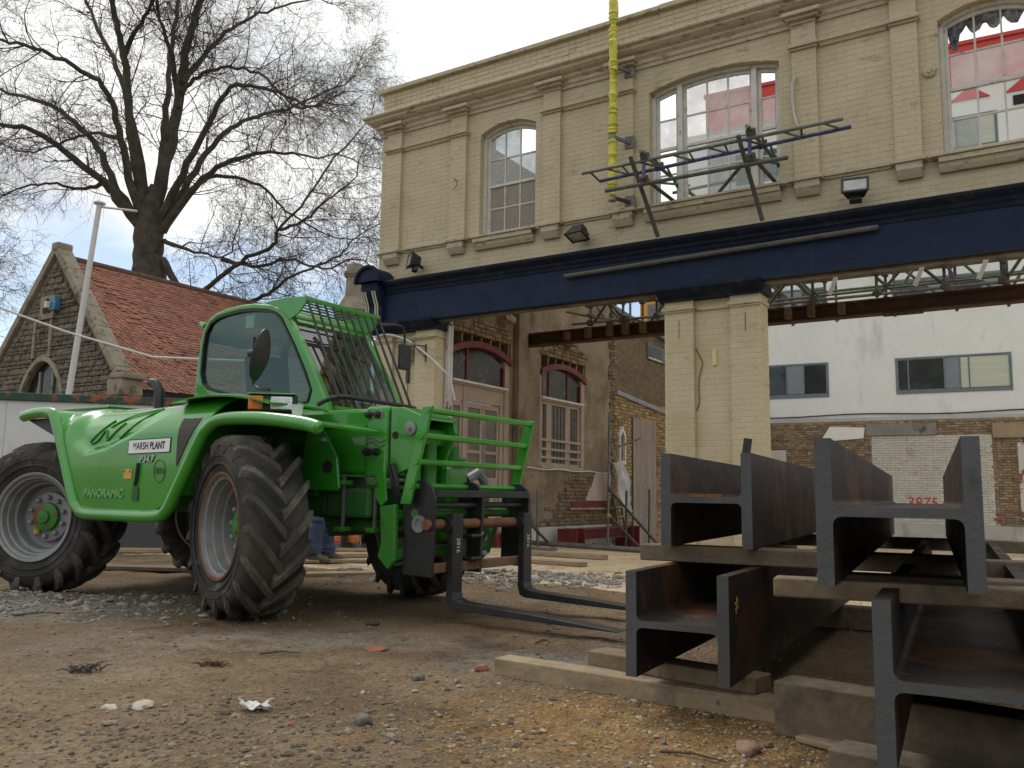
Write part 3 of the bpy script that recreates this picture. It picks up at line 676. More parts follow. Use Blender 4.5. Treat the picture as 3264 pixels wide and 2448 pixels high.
wn, r0, r1 = joinery(WND, False, 'arched leaded window with maroon fanlight and beige frame')
a, b = WND
for (q0, q1, nn) in ((a + .10, a + .36, 2), (a + .46, a + 1.13, 4), (a + 1.23, b - .22, 3)):
    f_ = MB().box(r0, r1, q0, q0 + .05, 1.40, 2.655).box(r0, r1, q1 - .05, q1, 1.40, 2.655).box(r0, r1, q0 + .0501, q1 - .0501, 1.40, 1.46).box(r0, r1, q0 + .0501, q1 - .0501, 2.60, 2.655)
    lf = f_.build('casement', pinkwood, wn, bevel=.004)
    MB().box(r0 + .03, r0 + .04, q0 + .05, q1 - .05, 1.46, 2.60).build('pane', fgl, lf)
    for i in range(1, nn): x = q0 + .05 + (q1 - q0 - .1) * i / nn; MB().box(r0 + .041, r0 + .052, x - .005, x + .005, 1.46, 2.60).build('lead_bar', leadm, lf)
    for i in range(1, 6): z = 1.46 + 1.14 * i / 6; MB().box(r0 + .0405, r0 + .0515, q0 + .05, q1 - .05, z - .005, z + .005).build('lead_bar', leadm, lf)
MB().box(r0, X0 + .02, a + .05, b - .161, 1.341, 1.40).build('sill', pinkwood, wn, bevel=.006)
MB().box(r0, r1, a + .361, a + .459, 1.40, 2.655).box(r0, r1, a + 1.131, a + 1.229, 1.40, 2.655).build('mullion', pinkwood, wn, bevel=.005)
for z in (1.56, 1.72, 1.90): MB().box(X0 - .025, X0 - .008, a + .06, b - .17, z - .025, z + .025).build('guard_rail', pinkwood, wn, bevel=.003)
MB().box(X0 + .030, X0 + .075, 4.45, 6.45, .535, .585).build('ledge', M('ledge_paint', [(.36, .30, .24), (.20, .03, .03)], .7, nscale=3), SW, bevel=.01)
MB().box(X0 + .028, X0 + .036, 4.6, 6.2, .59, .72).build('painted_strip', maroon, SW)
MB().prism([(5.2, .73), (6.38, .73), (6.38, 1.32), (5.62, 1.32), (5.5, 1.1), (5.35, .95)], 0, X0 + .022, X0 + .034).build('plaster_patch', M('pink_plaster', [(.42, .31, .24), (.50, .40, .32)], .8, nscale=3, spots=[((.14, .02, .02), 4, .62, .66)]), SW)
for (w0, z) in ((1.05, 3.98), (1.75, 3.92), (4.15, 3.86)):
    MB().box(X0 - .02, X0 + .22, w0, w0 + .32, z, z + .13, R=Matrix.Rotation(random.uniform(-.15, .15), 3, 'X')).build('broken_stub', M('stub_stone', [(.14, .09, .06), (.34, .27, .19)], .9, nscale=6, bump=.6, bscale=20), SW, bevel=.02)
solo(MB().tube([(X0 + .03, w_, 1.33 + .012 * sin(w_ * 5)) for w_ in np.arange(2.3, 6.5, .2)], .014, 6), 'white_pipe', white_wood, 'thin white pipe run along the plaster wall below the leaded window', 'pipe', (X0 + .03, 4.4, 1.33), 'facade', smooth=True)
solo(MB().box(1.212, 1.30, .34, .385, .0, 3.60).box(1.225, 1.29, .27, .339, 0, 3.58), 'broken_door_lining', M('peeling_white_wood', [(.45, .42, .37), (.6, .57, .52)], .7, nscale=6, bump=.3, spots=[((.08, .05, .03), 7, .58, .66, (1, 1, .3))]), 'peeling white timber lining standing against the left pier', 'door lining', (1.25, .36, 0), 'facade')

# brown brick house beyond the side wall
brownb = M('brown_brick', [(.10, .068, .036), (.155, .11, .06), (.20, .145, .08)], .9, island=.6, nscale=2, fine=.35, bump=.3, bscale=50)
BH = thing('brown_brick_house', 'plain brown brick house with grey coping beyond the ragged wall end', 'building', (X0, 9, 0), 'facade')
bh = MB().prism([(6.9, -.6), (17, -.6), (17, 4.35), (6.9, 5.15)], 0, X0 - 2.5, X0 - .25).build('wall', brownb, BH)
PB = Pieces('facade', 'brick')
PB.wall((X0 - .25, 0, 0), (0, 1, 0), (1, 0, 0), 3.2, 5.10, lambda z: [(6.9, min(13.0, 6.9 + (5.13 - z) / .0792))], depth=.006, jit=.002)
PB.emit(bh, brownb, 'brick', 'brickwork')
MB().prism([(6.85, 5.16), (17, 4.36), (17, 4.46), (6.85, 5.26)], 0, X0 - 2.6, X0 - .14).build('coping', M('slate_coping', [(.10, .10, .10), (.16, .16, .155)], .7), BH)
fw_ = MB().box(X0 - .243, X0 - .20, 9.0, 10.4, 4.28, 4.68).build('window', M('grey_frame', [(.10, .12, .13)], .5), BH)
MB().box(X0 - .199, X0 - .19, 9.06, 9.9, 4.34, 4.62).build('pane', dgl, fw_)
MB().box(X0 - .199, X0 - .195, 9.06, 9.9, 4.30, 4.34).build('blind', white_wood, fw_)
# low lean-to wall with lead flashing, boarded opening
LW = thing('lean_to_wall', 'low yellow stock brick wall with boarded opening and lead flashing', 'wall', (X0, 8.5, 0), 'facade')
yellowbrick = M('yellow_stock_brick', [(.20, .125, .055), (.30, .20, .09), (.36, .26, .13), (.16, .10, .05), (.26, .16, .075)], .9, island=.7, nscale=2, fine=.35, fscale=30, bump=.4, bscale=40, spots=[((.05, .04, .03), 1.2, .58, .7)])
lw = MB().prism([(6.62, -.6), (12, -.6), (12, 2.83), (6.62, 3.2)], 0, X0 - .24, X0 - .01).build('wall', yellowbrick, LW)
LB = Pieces('facade', 'rough', 6)
LB.wall((X0 - .01, 0, 0), (0, 1, 0), (1, 0, 0), -.2, 3.12, lambda z: ([(6.66, 7.55), (9.02, 11.5)] if z < 2.68 else [(6.66, 11.5)]), depth=.02, jit=.006, miss=.03, rng=random.Random(9))
LB.emit(lw, yellowbrick, 'brick', 'brickwork')
lead = M('lead_flashing', [(.22, .24, .26), (.32, .34, .36)], .5, nscale=4, metal=.3)
for i in range(5):
    w0 = 6.7 + i * .85; MB().prism([(w0, 3.22 - i * .065), (w0 + .84, 3.16 - i * .065), (w0 + .84, 3.05 - i * .065), (w0, 3.12 - i * .065)], 0, X0 - .3, X0 + .06).build('lead_sheet', lead, LW, bevel=.01)
MB().box(X0 - .05, X0 + .015, 7.62, 8.98, -.3, 2.66).build('boarding', M('weathered_board', [(.20, .16, .12), (.30, .25, .20)], .85, nscale=2, fine=.4, fscale=10, bump=.3, stretch=(3, 3, .4)), LW)
MB().box(X0 - .04, X0 + .012, 7.552, 7.619, -.3, 2.66).build('dark_gap', cavity, LW)
MB().ring([(6.78, 1.55), (7.12, 1.55), (7.12, 2.2), (6.95, 2.42), (6.78, 2.2)], [(6.84, 1.62), (7.06, 1.62), (7.06, 2.14), (6.95, 2.3), (6.84, 2.14)], 0, X0 + .0, X0 + .07).build('niche_frame', white_wood, LW, bevel=.008)

# ------------------------------------------------------------------ white rendered block at the back
white_render = M('white_render', [(.70, .70, .66), (.77, .77, .73)], .85, nscale=.5, fine=.12, fscale=8, bump=.1, bscale=30, spots=[((.44, .43, .39), .8, .6, .8, (1, 1, .3))])
WB = thing('white_block', 'white rendered apartment block with grey strip windows and red top band', 'building', (-3, 0, 0), 'white')
s = WS
wb = MB().box(-6.2 * s, 8, 0, 9, -.8, 9.42 * s).build('wall', white_render, WB)
red = M('red_cladding', [(.50, .035, .025), (.58, .05, .035)], .5, nscale=1)
rb = MB().box(-5.58 * s, 8, -.06, 9, 9.43 * s, 10.28 * s).build('top_band', red, WB); rb['label'] = 'red clad top band'
MB().box(-5.62 * s, 8, -.12, 9, 10.281 * s, 10.36 * s).build('roof_edge', red, WB)
MB().box(-5.58 * s, 8, -.05, -.001, 9.36 * s, 9.42 * s).build('band_trim', lead, WB)
for x in (-.05, .95): MB().prism([(x * s - .55, 9.10 * s - .02), (x * s + .55, 9.10 * s - .02), (x * s, 9.42 * s - .07)], 1, -.045, -.003).build('red_triangle', red, WB)
wfr = M('grey_window_frame', [(.12, .15, .17), (.16, .19, .21)], .45, nscale=3, fine=.15)
wpan = M('grey_panel', [(.17, .20, .215), (.21, .235, .25)], .4, nscale=2, fine=.1)
wgl = M('reflecting_glass', [(.018, .024, .028), (.035, .045, .05)], .06, nscale=2, fine=0, bump=0)
wbl = M('window_blind', [(.46, .50, .38), (.55, .57, .45)], .7, nscale=2, stretch=(.3, .3, 6))
def strip(u0, u1, z0, z1, bays):
    u0, u1, z0, z1 = u0 * s, u1 * s, z0 * s, z1 * s
    w = MB().box(u0, u1, -.02, .06, z0 - .05, z0 + .06).box(u0, u1, -.02, .06, z1 - .06, z1).box(u0, u0 + .06, -.02, .06, z0 + .061, z1 - .061).box(u1 - .06, u1, -.02, .06, z0 + .061, z1 - .061).box(u0 + .061, u1 - .061, .0, .06, z0 + .061, z1 - .061).build('window', wfr, WB)
    x = u0 + .06; W_ = u1 - u0 - .12
    for fr_, kind in bays:
        x1 = x + W_ * fr_
        MB().box(x + .02, x1 - .02, -.012, -.001, z0 + .08, z1 - .08).build('pane' if kind != 'p' else 'panel', {'g': wgl, 'p': wpan, 'b': wbl}[kind], w)
        MB().box(x1 - .018, x1 + .018, -.03, -.0015, z0 + .0615, z1 - .0615).build('mullion', wfr, w); x = x1
B1 = [(.10, 'g'), (.33, 'g'), (.14, 'p'), (.08, 'b'), (.35, 'b')]
B2 = [(.14, 'g'), (.40, 'g'), (.20, 'p'), (.26, 'g')]
B3 = [(.30, 'g'), (.16, 'p'), (.34, 'g'), (.20, 'p')]
for z0, z1, bb in ((3.04, 3.76, 0), (4.80, 5.42, 1), (6.4, 7.1, 1), (8.05, 8.76, 0)):
    strip(-1.68, .42, z0, z1, B3 if bb else B1); strip(-4.9, -3.0, z0, z1, B2); strip(1.6, 3.5, z0, z1, B3)
MB().box(-.15 * s + 1.3, -.15 * s + 1.6, -.03, -.001, 8.80 * s, 9.0 * s).build('vent', cavity, WB)
MB().tube([(x, -.05, 2.60 * s + .03 * sin(x * 1.3)) for x in np.arange(-6.5, 6, .5)], .022, 5).build('cable', black_metal, WB)
MB().box(-6.2 * s, 7, -.30, -.001, 2.45 * s, 2.53 * s).build('ledge', M('ledge_grey', [(.42, .42, .39), (.55, .55, .52)], .7, nscale=2), WB)
# remains of the old wall at its foot
mixb = M('mixed_old_brick', [(.20, .10, .06), (.27, .19, .11), (.16, .12, .08), (.33, .26, .17), (.24, .12, .075)], .9, island=.7, nscale=1.2, fine=.4, fscale=25, bump=.4, bscale=40, spots=[((.06, .05, .04), 3, .58, .7), ((.45, .42, .36), 4, .64, .7)])
whb = M('whitewashed_brick', [(.46, .44, .38), (.58, .56, .50)], .85, island=.35, nscale=1.5, fine=.3, fscale=25, bump=.4, bscale=40, spots=[((.20, .16, .11), 7, .66, .72), ((.36, .31, .24), 2.2, .56, .7)])
RW = thing('old_boundary_wall', 'old patched brick wall with whitewashed panel below the white block', 'wall', (-1, -.6, 0), 'white')
rw = MB().box(-6.2 * s, 6.5, -.6, -.305, -.9, 2.44 * s).build('wall', mixb, RW)
RB = Pieces('white', 'rough', 6); WBp = Pieces('white', 'rough', 6); r9 = random.Random(21)
wl, wr = -2.19 * s, .0
RB.wall((0, -.6, 0), (1, 0, 0), (0, -1, 0), .37 * s, 2.42 * s, lambda z: [(-4.6 * s, wl + .05), (wr + r9.uniform(-.05, .15), 1.2 * s)] if z < 2.12 * s else [(-4.6 * s, 1.2 * s)], depth=.02, jit=.008, miss=.02, rng=r9)
WBp.wall((0, -.6, 0), (1, 0, 0), (0, -1, 0), .37 * s, 2.12 * s, lambda z: [(wl + .06, wr + r9.uniform(-.15, .05))], depth=.02, jit=.004, rng=r9)
RB.emit(rw, mixb, 'brick', 'brickwork')
WBp.emit(MB().box(wl, wr, -.603, -.6005, .37 * s, 2.12 * s).build('whitewashed_panel', whb, RW), whb, 'whitewashed_brick', 'whitewashed_brickwork', limit=200)
MB().box(-6.2 * s, 6.5, -.66, -.601, -.9, .37 * s).build('concrete_base', conc, RW)
MB().box(-2.25 * s, -.95 * s, -.655, -.601, 2.13 * s, 2.37 * s).build('concrete_lintel', M('lintel_concrete', [(.20, .19, .16), (.28, .27, .23)], .9, nscale=2, spots=[((.06, .05, .04), 2, .55, .7)]), RW)
MB().box(.02 * s, 1.3 * s, -.68, -.601, 2.05 * s, 2.33 * s).build('timber_lintel', M('lintel_timber', [(.26, .19, .11), (.34, .26, .16)], .8, nscale=2), RW)
MB().box(-4.3 * s, -3.85 * s, -.655, -.601, 1.0 * s, 1.85 * s).build('plaster_patch', M('pale_plaster', [(.50, .48, .43), (.58, .56, .5)], .8, nscale=2), RW)
MB().box(.42 * s, 1.4 * s, -.655, -.601, .5 * s, 1.95 * s).build('pink_plaster_patch', M('pinkish_plaster', [(.50, .46, .43), (.58, .55, .52)], .8, nscale=2, spots=[((.22, .07, .05), 1.6, .58, .62)]), RW)
MB().prism([(-3.15 * s, 2.02 * s), (-2.3 * s, 2.08 * s), (-2.27 * s, 2.30 * s), (-2.95 * s, 2.33 * s)], 1, -.65, -.601).build('plaster_patch', white_render, RW)
redspray = M('red_spray_paint', [(.50, .04, .02)], .6, bump=0)
lettering('3875', .30 * s, redspray, RW, (-1.26 * s, -.627, .78 * s), (1, 0, 0), (0, 0, 1), shear=.1, sx=.95)
lettering('+', .22 * s, redspray, RW, (.02 * s, -.663, .50 * s), (1, 0, 0), (0, 0, 1))
# orange clad block further left
OB = thing('orange_block', 'orange clad upper storey with a grey window seen past the brown house', 'building', (-2, 17.6, 0), 'facade')
MB().box(-2.95, -1.35, 17.6, 22, -.6, 9.2).build('wall', M('orange_cladding', [(.68, .30, .02), (.74, .34, .03)], .5, nscale=1), OB)
ow = MB().box(-2.62, -1.4, 17.52, 17.599, 6.2, 7.72).build('window', wfr, OB)
MB().box(-2.52, -1.5, 17.50, 17.519, 6.3, 7.6).build('pane', gl_frost, ow)
# ------------------------------------------------------------------ stone church hall
ragstone = M('ragstone', [(.075, .062, .044), (.135, .115, .082), (.19, .165, .12), (.115, .10, .078), (.24, .21, .155)], .9, island=.7, nscale=3, fine=.5, fscale=18, bump=.7, bscale=22, bdist=.02, spots=[((.03, .026, .02), 4, .6, .72)])
dressed = M('dressed_stone', [(.21, .18, .13), (.32, .28, .205)], .9, nscale=3, fine=.4, fscale=20, bump=.5, bscale=30, spots=[((.06, .055, .035), 4, .55, .7), ((.10, .10, .045), 2, .6, .75)])
mortar = M('lime_mortar', [(.10, .085, .06), (.16, .14, .10)], .95, nscale=4, bump=.5, bscale=30)
tilem = M('clay_tile', [(.17, .068, .045), (.31, .13, .082), (.38, .175, .112), (.25, .108, .072), (.33, .175, .122)], .85, island=.7, nscale=1.5, fine=.35, fscale=35, bump=.3, bscale=60, spots=[((.07, .05, .04), 2.2, .58, .72), ((.10, .11, .06), 6, .7, .76)])
CH = thing('church_hall', 'ragstone church hall with pointed gable and red clay tile roof', 'building', (0, 0, 0), 'church')
HW = 2.72; ZE = 3.24; ZR = 6.35; DEEP = 8.5
gw = MB(); NA = 12
arch = [(-1.04 + 1.66 * i / NA, 3.0 + .78 * sin(pi * i / NA) ** .75) for i in range(NA + 1)]
gw.prism([(-HW, -.6), (-1.04, -.6)] + arch + [(.62, -.6), (HW, -.6), (HW, ZE), (0, ZR), (-HW, ZE)], 1, .0, .35)
gwo = gw.build('gable_wall', mortar, CH)
MB().box(HW - .35, HW, .351, DEEP, -.6, ZE).box(-HW, -HW + .35, .351, DEEP, -.6, ZE).prism([(-HW, -.6), (HW, -.6), (HW, ZE), (0, ZR), (-HW, ZE)], 1, DEEP, DEEP + .3).build('side_wall', ragstone, CH)
ST = Pieces('church', 'stone', 8); rs = random.Random(4)
z = .9
while z < 6.2:
    h = rs.uniform(.07, .17); zt = z + h
    half = HW - .12 if zt < ZE else (ZR - zt) / (ZR - ZE) * HW - .14
    if half < .08: break
    a = -half
    while a < half - .03:
        ln = rs.uniform(.09, .32); b = min(half, a + ln)
        zc = z + h / 2
        inarch = -1.13 < (a + b) / 2 < .71 and zc < 3.05 + .86 * max(0, sin(pi * min(1, max(0, ((a + b) / 2 + 1.13) / 1.84)))) ** .7
        intre = -.47 < (a + b) / 2 < .16 and 4.76 < zc < 5.34
        if not inarch and not intre and b - a > .05:
            ST.add((a, 0, z), (b - a - .012, 0, 0), (0, -.05 - rs.uniform(0, .03), 0), (0, 0, h - .012))
        a = b
    z = zt
# eave-side stones
z = 1.6
while z < 3.15:
    h = rs.uniform(.12, .24); a = .1
    while a < 4.5: ln = rs.uniform(.18, .4); ST.add((HW, a, z), (0, ln - .012, 0), (.05 + rs.uniform(0, .03), 0, 0), (0, 0, h - .012)); a += ln
    z += h
ST.emit(gwo, ragstone, 'stone', 'stonework')
# gable copings in separate stones
for sgn in (1, -1):
    sl = Vector((sgn * HW, 0, ZE - ZR)); ln = sl.length; d = sl / ln; nrm = Vector((sgn * (ZR - ZE), 0, HW)).normalized(); t0 = 0
    while t0 < ln - .05:
        t1 = min(ln, t0 + random.uniform(.55, .8)); o = Vector((0, 0, ZR + .02))
        P4 = [o + d * t0 - nrm * .02, o + d * (t1 - .01) - nrm * .02, o + d * (t1 - .01) + nrm * .15, o + d * t0 + nrm * .15]
        MB().prism([(p.x, p.z) for p in P4], 1, -.10, .26).build('coping_stone', dressed, CH, bevel=.015); t0 = t1
    MB().box(*(sorted((sgn * (HW - .20), sgn * (HW + .32)))), -.14, .40, ZE - .42, ZE - .06).box(*(sorted((sgn * (HW - .1), sgn * (HW + .40)))), -.16, .42, ZE - .058, ZE + .07).build('kneeler', dressed, CH, bevel=.03)
MB().box(-.14, .14, -.12, .28, ZR + .06, ZR + .26).build('apex_stone', dressed, CH, bevel=.05)
# arched window
aw = MB(); outer = [(-1.16 + 1.90 * i / NA, 3.0 + .92 * sin(pi * i / NA) ** .75) for i in range(NA + 1)]
aw.ring(outer + [(.74, 1.6), (-1.16, 1.6)], arch + [(.62, 1.72), (-1.04, 1.72)], 1, -.075, .02)
awo = aw.build('window', dressed, CH, bevel=.01)
MB().prism(arch + [(.62, 1.72), (-1.04, 1.72)], 1, .10, .12).build('pane', M('church_glass', [(.010, .011, .014), (.02, .021, .026)], .15, nscale=2, fine=0, bump=.05), awo)
for x in (-.48, .06): MB().box(x - .03, x + .03, .06, .099, 1.72, 3.55).build('mullion', dressed, awo)
# trefoil
tp = MB().box(-.46, .15, -.085, .0, 4.77, 5.33).build('trefoil_panel', dressed, CH, bevel=.01)
for (x, z, r) in ((-.13, 5.17, .085), (-.22, 4.98, .085), (-.05, 4.98, .085)):
    MB().lathe([(0, .001), (0, r), (.012, r)], (x, -.099, z), (0, 1, 0), 20).build('lobe', cavity, tp)
for x in (-.62, .06): MB().box(x - .05, x + .05, -.09, .0, 3.86, 4.74).build('stone_strip', dressed, CH, bevel=.01)
# roof
roofb = MB(); 
roofb.prism([(0, ZR - .16), (HW + .22, ZE - .30), (HW + .22, ZE - .22), (0, ZR - .06), (-HW - .22, ZE - .22), (-HW - .22, ZE - .30)], 1, .27, DEEP + .2)
rfo = roofb.build('roof', M('roof_boarding', [(.05, .04, .03)], .9), CH)
TL = Pieces('church', 'tile'); rt = random.Random(8)
sv = Vector((HW + .26, 0, (ZE - .24) - (ZR - .04))); SLEN = sv.length; dv_ = sv / SLEN; nv = Vector((-dv_.z, 0, dv_.x)); top = Vector((0, 0, ZR - .04)); G_ = .1
nrow = int(SLEN / G_)
for r_ in range(nrow):
    w0 = .27 + (.0825 if r_ % 2 else 0)
    while w0 < DEEP:
        dl = dv_ * .165 * 1.0 + nv * (-.016 if rt.random() < .96 else -.0) 
        st_ = top + dv_ * (r_ * G_ + rt.uniform(-.006, .006)) + nv * (.012 + rt.uniform(-.002, .004)); st_.y = w0
        # local: a along width, d down the slope tilted so its tail lies proud, z thickness
        TL.add(st_ - nv * .014, (0, .155, 0), dv_ * (.16 + rt.uniform(-.008, .008)) + nv * (.024 + rt.uniform(-.003, .006)), nv * .017); w0 += .165
TL.emit(rfo, tilem, 'tile', 'tiling')
ridge = M('ridge_tile', [(.09, .045, .03), (.15, .08, .055)], .9, nscale=5, fine=.4, bump=.4)
w0 = .27
while w0 < DEEP:
    pr = [(cos(a) * .13, ZR - .10 + sin(a) * .12) for a in [pi * (i / 8) for i in range(9)]]
    MB().prism(pr, 1, w0, w0 + .44 + .0).build('ridge_tile', ridge, rfo); w0 += .45
MB().box(HW + .10, HW + .235, .45, DEEP, ZE - .42, ZE - .31).build('gutter', black_metal, CH, bevel=.02)
ewn = MB().box(HW + .085, HW + .11, .9, 1.9, 1.9, 2.75).build('side_window', dressed, CH); MB().box(HW + .111, HW + .12, 1.0, 1.8, 2.0, 2.68).build('pane', wgl, ewn)
al = thing('alarm_box', 'blue and white alarm box beside the trefoil on the church gable', 'alarm box', (.22, -.1, 5.0), 'church')
MB().prism([(.16, 4.92), (.40, 4.92), (.42, 5.06), (.38, 5.24), (.2, 5.24), (.15, 5.06)], 1, -.22, -.086).build('case', M('alarm_blue', [(.05, .16, .27)], .4), al, bevel=.01)
MB().box(.10, .22, -.30, -.221, 4.97, 5.12).build('strobe_panel', white_wood, al, bevel=.008)
# stone chimney stack behind
CHM = thing('stone_chimney', 'old stone chimney stack with moulded cap beyond the cab', 'chimney', (-4.05, 22, 0))
cx, cy = -4.12, 22.0
def octo(mb, r0, r1, z0, z1): mb.lathe([(z0, r0), (z1, r1)], (cx, cy, 0), (0, 0, 1), 8, cap=True)
c1 = MB(); c1.box(cx - .42, cx + .42, cy - .42, cy + .42, -.6, 5.45); c1.build('base', ragstone, CHM)
c2 = MB(); octo(c2, .50, .30, 5.46, 5.82); octo(c2, .25, .225, 5.821, 6.36); c2.build('shaft', dressed, CHM)
c3 = MB(); octo(c3, .26, .28, 6.361, 6.42); octo(c3, .30, .30, 6.421, 6.49); octo(c3, .25, .22, 6.491, 6.70); c3.build('cap', dressed, CHM)

# ------------------------------------------------------------------ hoarding, pole, cable on the left
hb0 = Vector((-10.5, 11.0, 0)); hb1 = Vector((-1.9, 13.15, 0)); hd = (hb1 - hb0); hl = hd.length; hang = atan2(hd.y, hd.x)
FRAMES['hoarding'] = (hb0, hang)
HO = thing('site_hoarding', 'white panelled site hoarding with dark grey base and rusty green top rail', 'hoarding', (0, 0, 0), 'hoarding')
hwhite = M('hoarding_white', [(.55, .55, .53), (.62, .62, .60)], .6, nscale=.7, fine=.12, bump=.05, spots=[((.40, .38, .34), 2, .6, .8)])
hdark = M('hoarding_grey', [(.045, .047, .052), (.06, .062, .066)], .6, nscale=2, fine=.2, bump=.05)
x = 0; 
while x < hl - .1:
    x1 = min(hl, x + 1.22)
    MB().box(x, x1 - .006, -.02, .0, .66, 2.02 if x < 6.2 else 1.85).build('panel', hwhite, HO); MB().box(x, x1 - .006, -.03, .0, -.1, .655).build('base_panel', hdark, HO)
    MB().box(x + .02, x + .09, .002, .09, -.1, 1.98 if x < 6.2 else 1.8).build('post', oak, HO); x = x1
MB().box(0, 6.2, -.06, .06, 2.021, 2.13).build('top_rail', M('rusty_green_rail', [(.015, .05, .03), (.02, .07, .04)], .7, nscale=4, bump=.3, spots=[((.30, .075, .03), 5, .50, .60)]), HO, bevel=.01)
pw = M('white_pole', [(.52, .52, .50), (.62, .62, .60)], .5, nscale=3, fine=.15, bump=.05)
pt = thing('white_pole', 'tall leaning white pole with short arm in front of church gable', 'pole', (-6.62, 12.6, 0))
MB().tube([(-6.66, 12.6, 0), (-6.25, 12.6, 5.08)], [.050, .038], 10).build('shaft', pw, pt, smooth=True)
MB().lathe([(0, .085), (.025, .085)], (-6.25, 12.6, 5.08), (0, 0, 1), 12, cap=True).build('cap', pw, pt)
MB().tube([(-6.25, 12.6, 5.04), (-5.68, 12.6, 4.98)], .018, 6).build('arm', pw, pt)
solo(MB().tube([(-6.9, 11.0, 3.22), (-5.75, 11.0, 2.83), (-4.62, 11.0, 2.52), (-3.98, 11.0, 2.50), (-3.2, 11.0, 2.48)], .016, 6), 'white_cable', pw, 'white cable strung across in front of the church roof', 'cable', (-6.9, 11, 3.2), smooth=True)

# ------------------------------------------------------------------ bare plane tree
bark = M('plane_bark', [(.045, .037, .027), (.075, .062, .045), (.105, .088, .064)], .9, nscale=3, fine=.5, fscale=12, bump=.6, bscale=14, bdist=.03, spots=[((.12, .105, .08), 3, .66, .72)])
twigm = M('twig_bark', [(.045, .034, .024), (.075, .058, .04)], .9, nscale=2, fine=0, bump=0)
def at_px(px, py, Y):
    r = _F + _R * ((px / .6777 - 1632) / FOC) - _U * ((py / .6777 - 1224) / FOC); return CAM + r * (Y / r.y)
class Twigs:
    def __init__(s): s.v = []; s.f = []
    def tube(s, pts, rs, n):
        k = len(pts); o = len(s.v); d0 = (pts[1] - pts[0]).normalized(); up = Vector((0, 0, 1)) if abs(d0.z) < .9 else Vector((1, 0, 0)); x = d0.cross(up).normalized()
        cs_ = [(cos(2 * pi * j / n), sin(2 * pi * j / n)) for j in range(n)]
        for i, p in enumerate(pts):
            d = (pts[min(i + 1, k - 1)] - pts[max(i - 1, 0)]).normalized(); x = (x - d * x.dot(d)).normalized(); y = d.cross(x)
            for c, s_ in cs_: s.v.append(tuple(p + (x * c + y * s_) * rs[i]))
        for i in range(k - 1):
            for j in range(n): s.f.append((o + i * n + j, o + i * n + (j + 1) % n, o + (i + 1) * n + (j + 1) % n, o + (i + 1) * n + j))
def smooth_path(pts, rs, sub, rng, wob):
    out = []; ro = []
    for i in range(len(pts) - 1):
        p0 = pts[max(i - 1, 0)]; p1 = pts[i]; p2 = pts[i + 1]; p3 = pts[min(i + 2, len(pts) - 1)]
        for q in range(sub):
            t = q / sub
            p = .5 * ((2 * p1) + (p2 - p0) * t + (2 * p0 - 5 * p1 + 4 * p2 - p3) * t * t + (3 * p1 - p0 - 3 * p2 + p3) * t ** 3)
            if i + q: p = p + Vector((rng.uniform(-1, 1), rng.uniform(-1, 1), rng.uniform(-1, 1))) * wob
            out.append(p); ro.append(rs[i] * (1 - t) + rs[i + 1] * t)
    out.append(pts[-1]); ro.append(rs[-1]); return out, ro
def grow(tw, bn, p, d, ln, r, lvl, rng, ctr):
    """recursive side branches; the last levels droop like plane twigs"""
    ns = 5 if lvl > 1 else 4 if lvl else 3; pts = [p]; rs = [r]; q = p.copy(); dd = d.copy()
    for i in range(ns):
        dd = (dd + Vector((rng.gauss(0, .30), rng.gauss(0, .30), rng.gauss(0, .26) + (.12 if lvl >= 2 else -.14)))).normalized()
        q = q + dd * (ln / ns); pts.append(q.copy()); rs.append(max(r * (1 - .75 * (i + 1) / ns), .0024))
    (bn if lvl >= 2 else tw).tube(pts, rs, 5 if lvl >= 2 else 3)
    if lvl == 0: return
    cnt = {3: 11, 2: 9, 1: 6}[lvl]
    for i in range(cnt):
        t = rng.uniform(.2, 1.0) * ns; i0 = min(int(t), ns - 1); f = t - i0
        sp = pts[i0].lerp(pts[i0 + 1], f); ax = (pts[i0 + 1] - pts[i0]).normalized()
        rnd = Vector((rng.gauss(0, 1), rng.gauss(0, 1), rng.gauss(0, 1))); rnd = (rnd - ax * rnd.dot(ax)).normalized()
        nd = (ax * rng.uniform(.3, .9) + rnd * .8 + (sp - ctr).normalized() * .35).normalized()
        rr = (rs[i0] * (1 - f) + rs[i0 + 1] * f) * rng.uniform(.45, .7)
        grow(tw, bn, sp, nd, ln * rng.uniform(.38, .62), max(rr, .0042), lvl - 1, rng, ctr)
TREE = thing('plane_tree', 'large bare plane tree rising behind the church roof', 'tree', (-11.75, 27, 0))
rng = random.Random(17); TWG = Twigs(); BRN = Twigs()
base_b = Vector((-11.75, 27, 0))
tk, tr = smooth_path([Vector((-11.7, 27, -1)), at_px(318, 640, 27), at_px(318, 590, 27), at_px(320, 540, 27), at_px(322, 490, 27), at_px(328, 440, 27), at_px(335, 400, 27)], [.75, .58, .47, .46, .46, .30, .14], 4, rng, .03)
MB().tube(tk, tr, 14).build('trunk', bark, TREE, smooth=True)
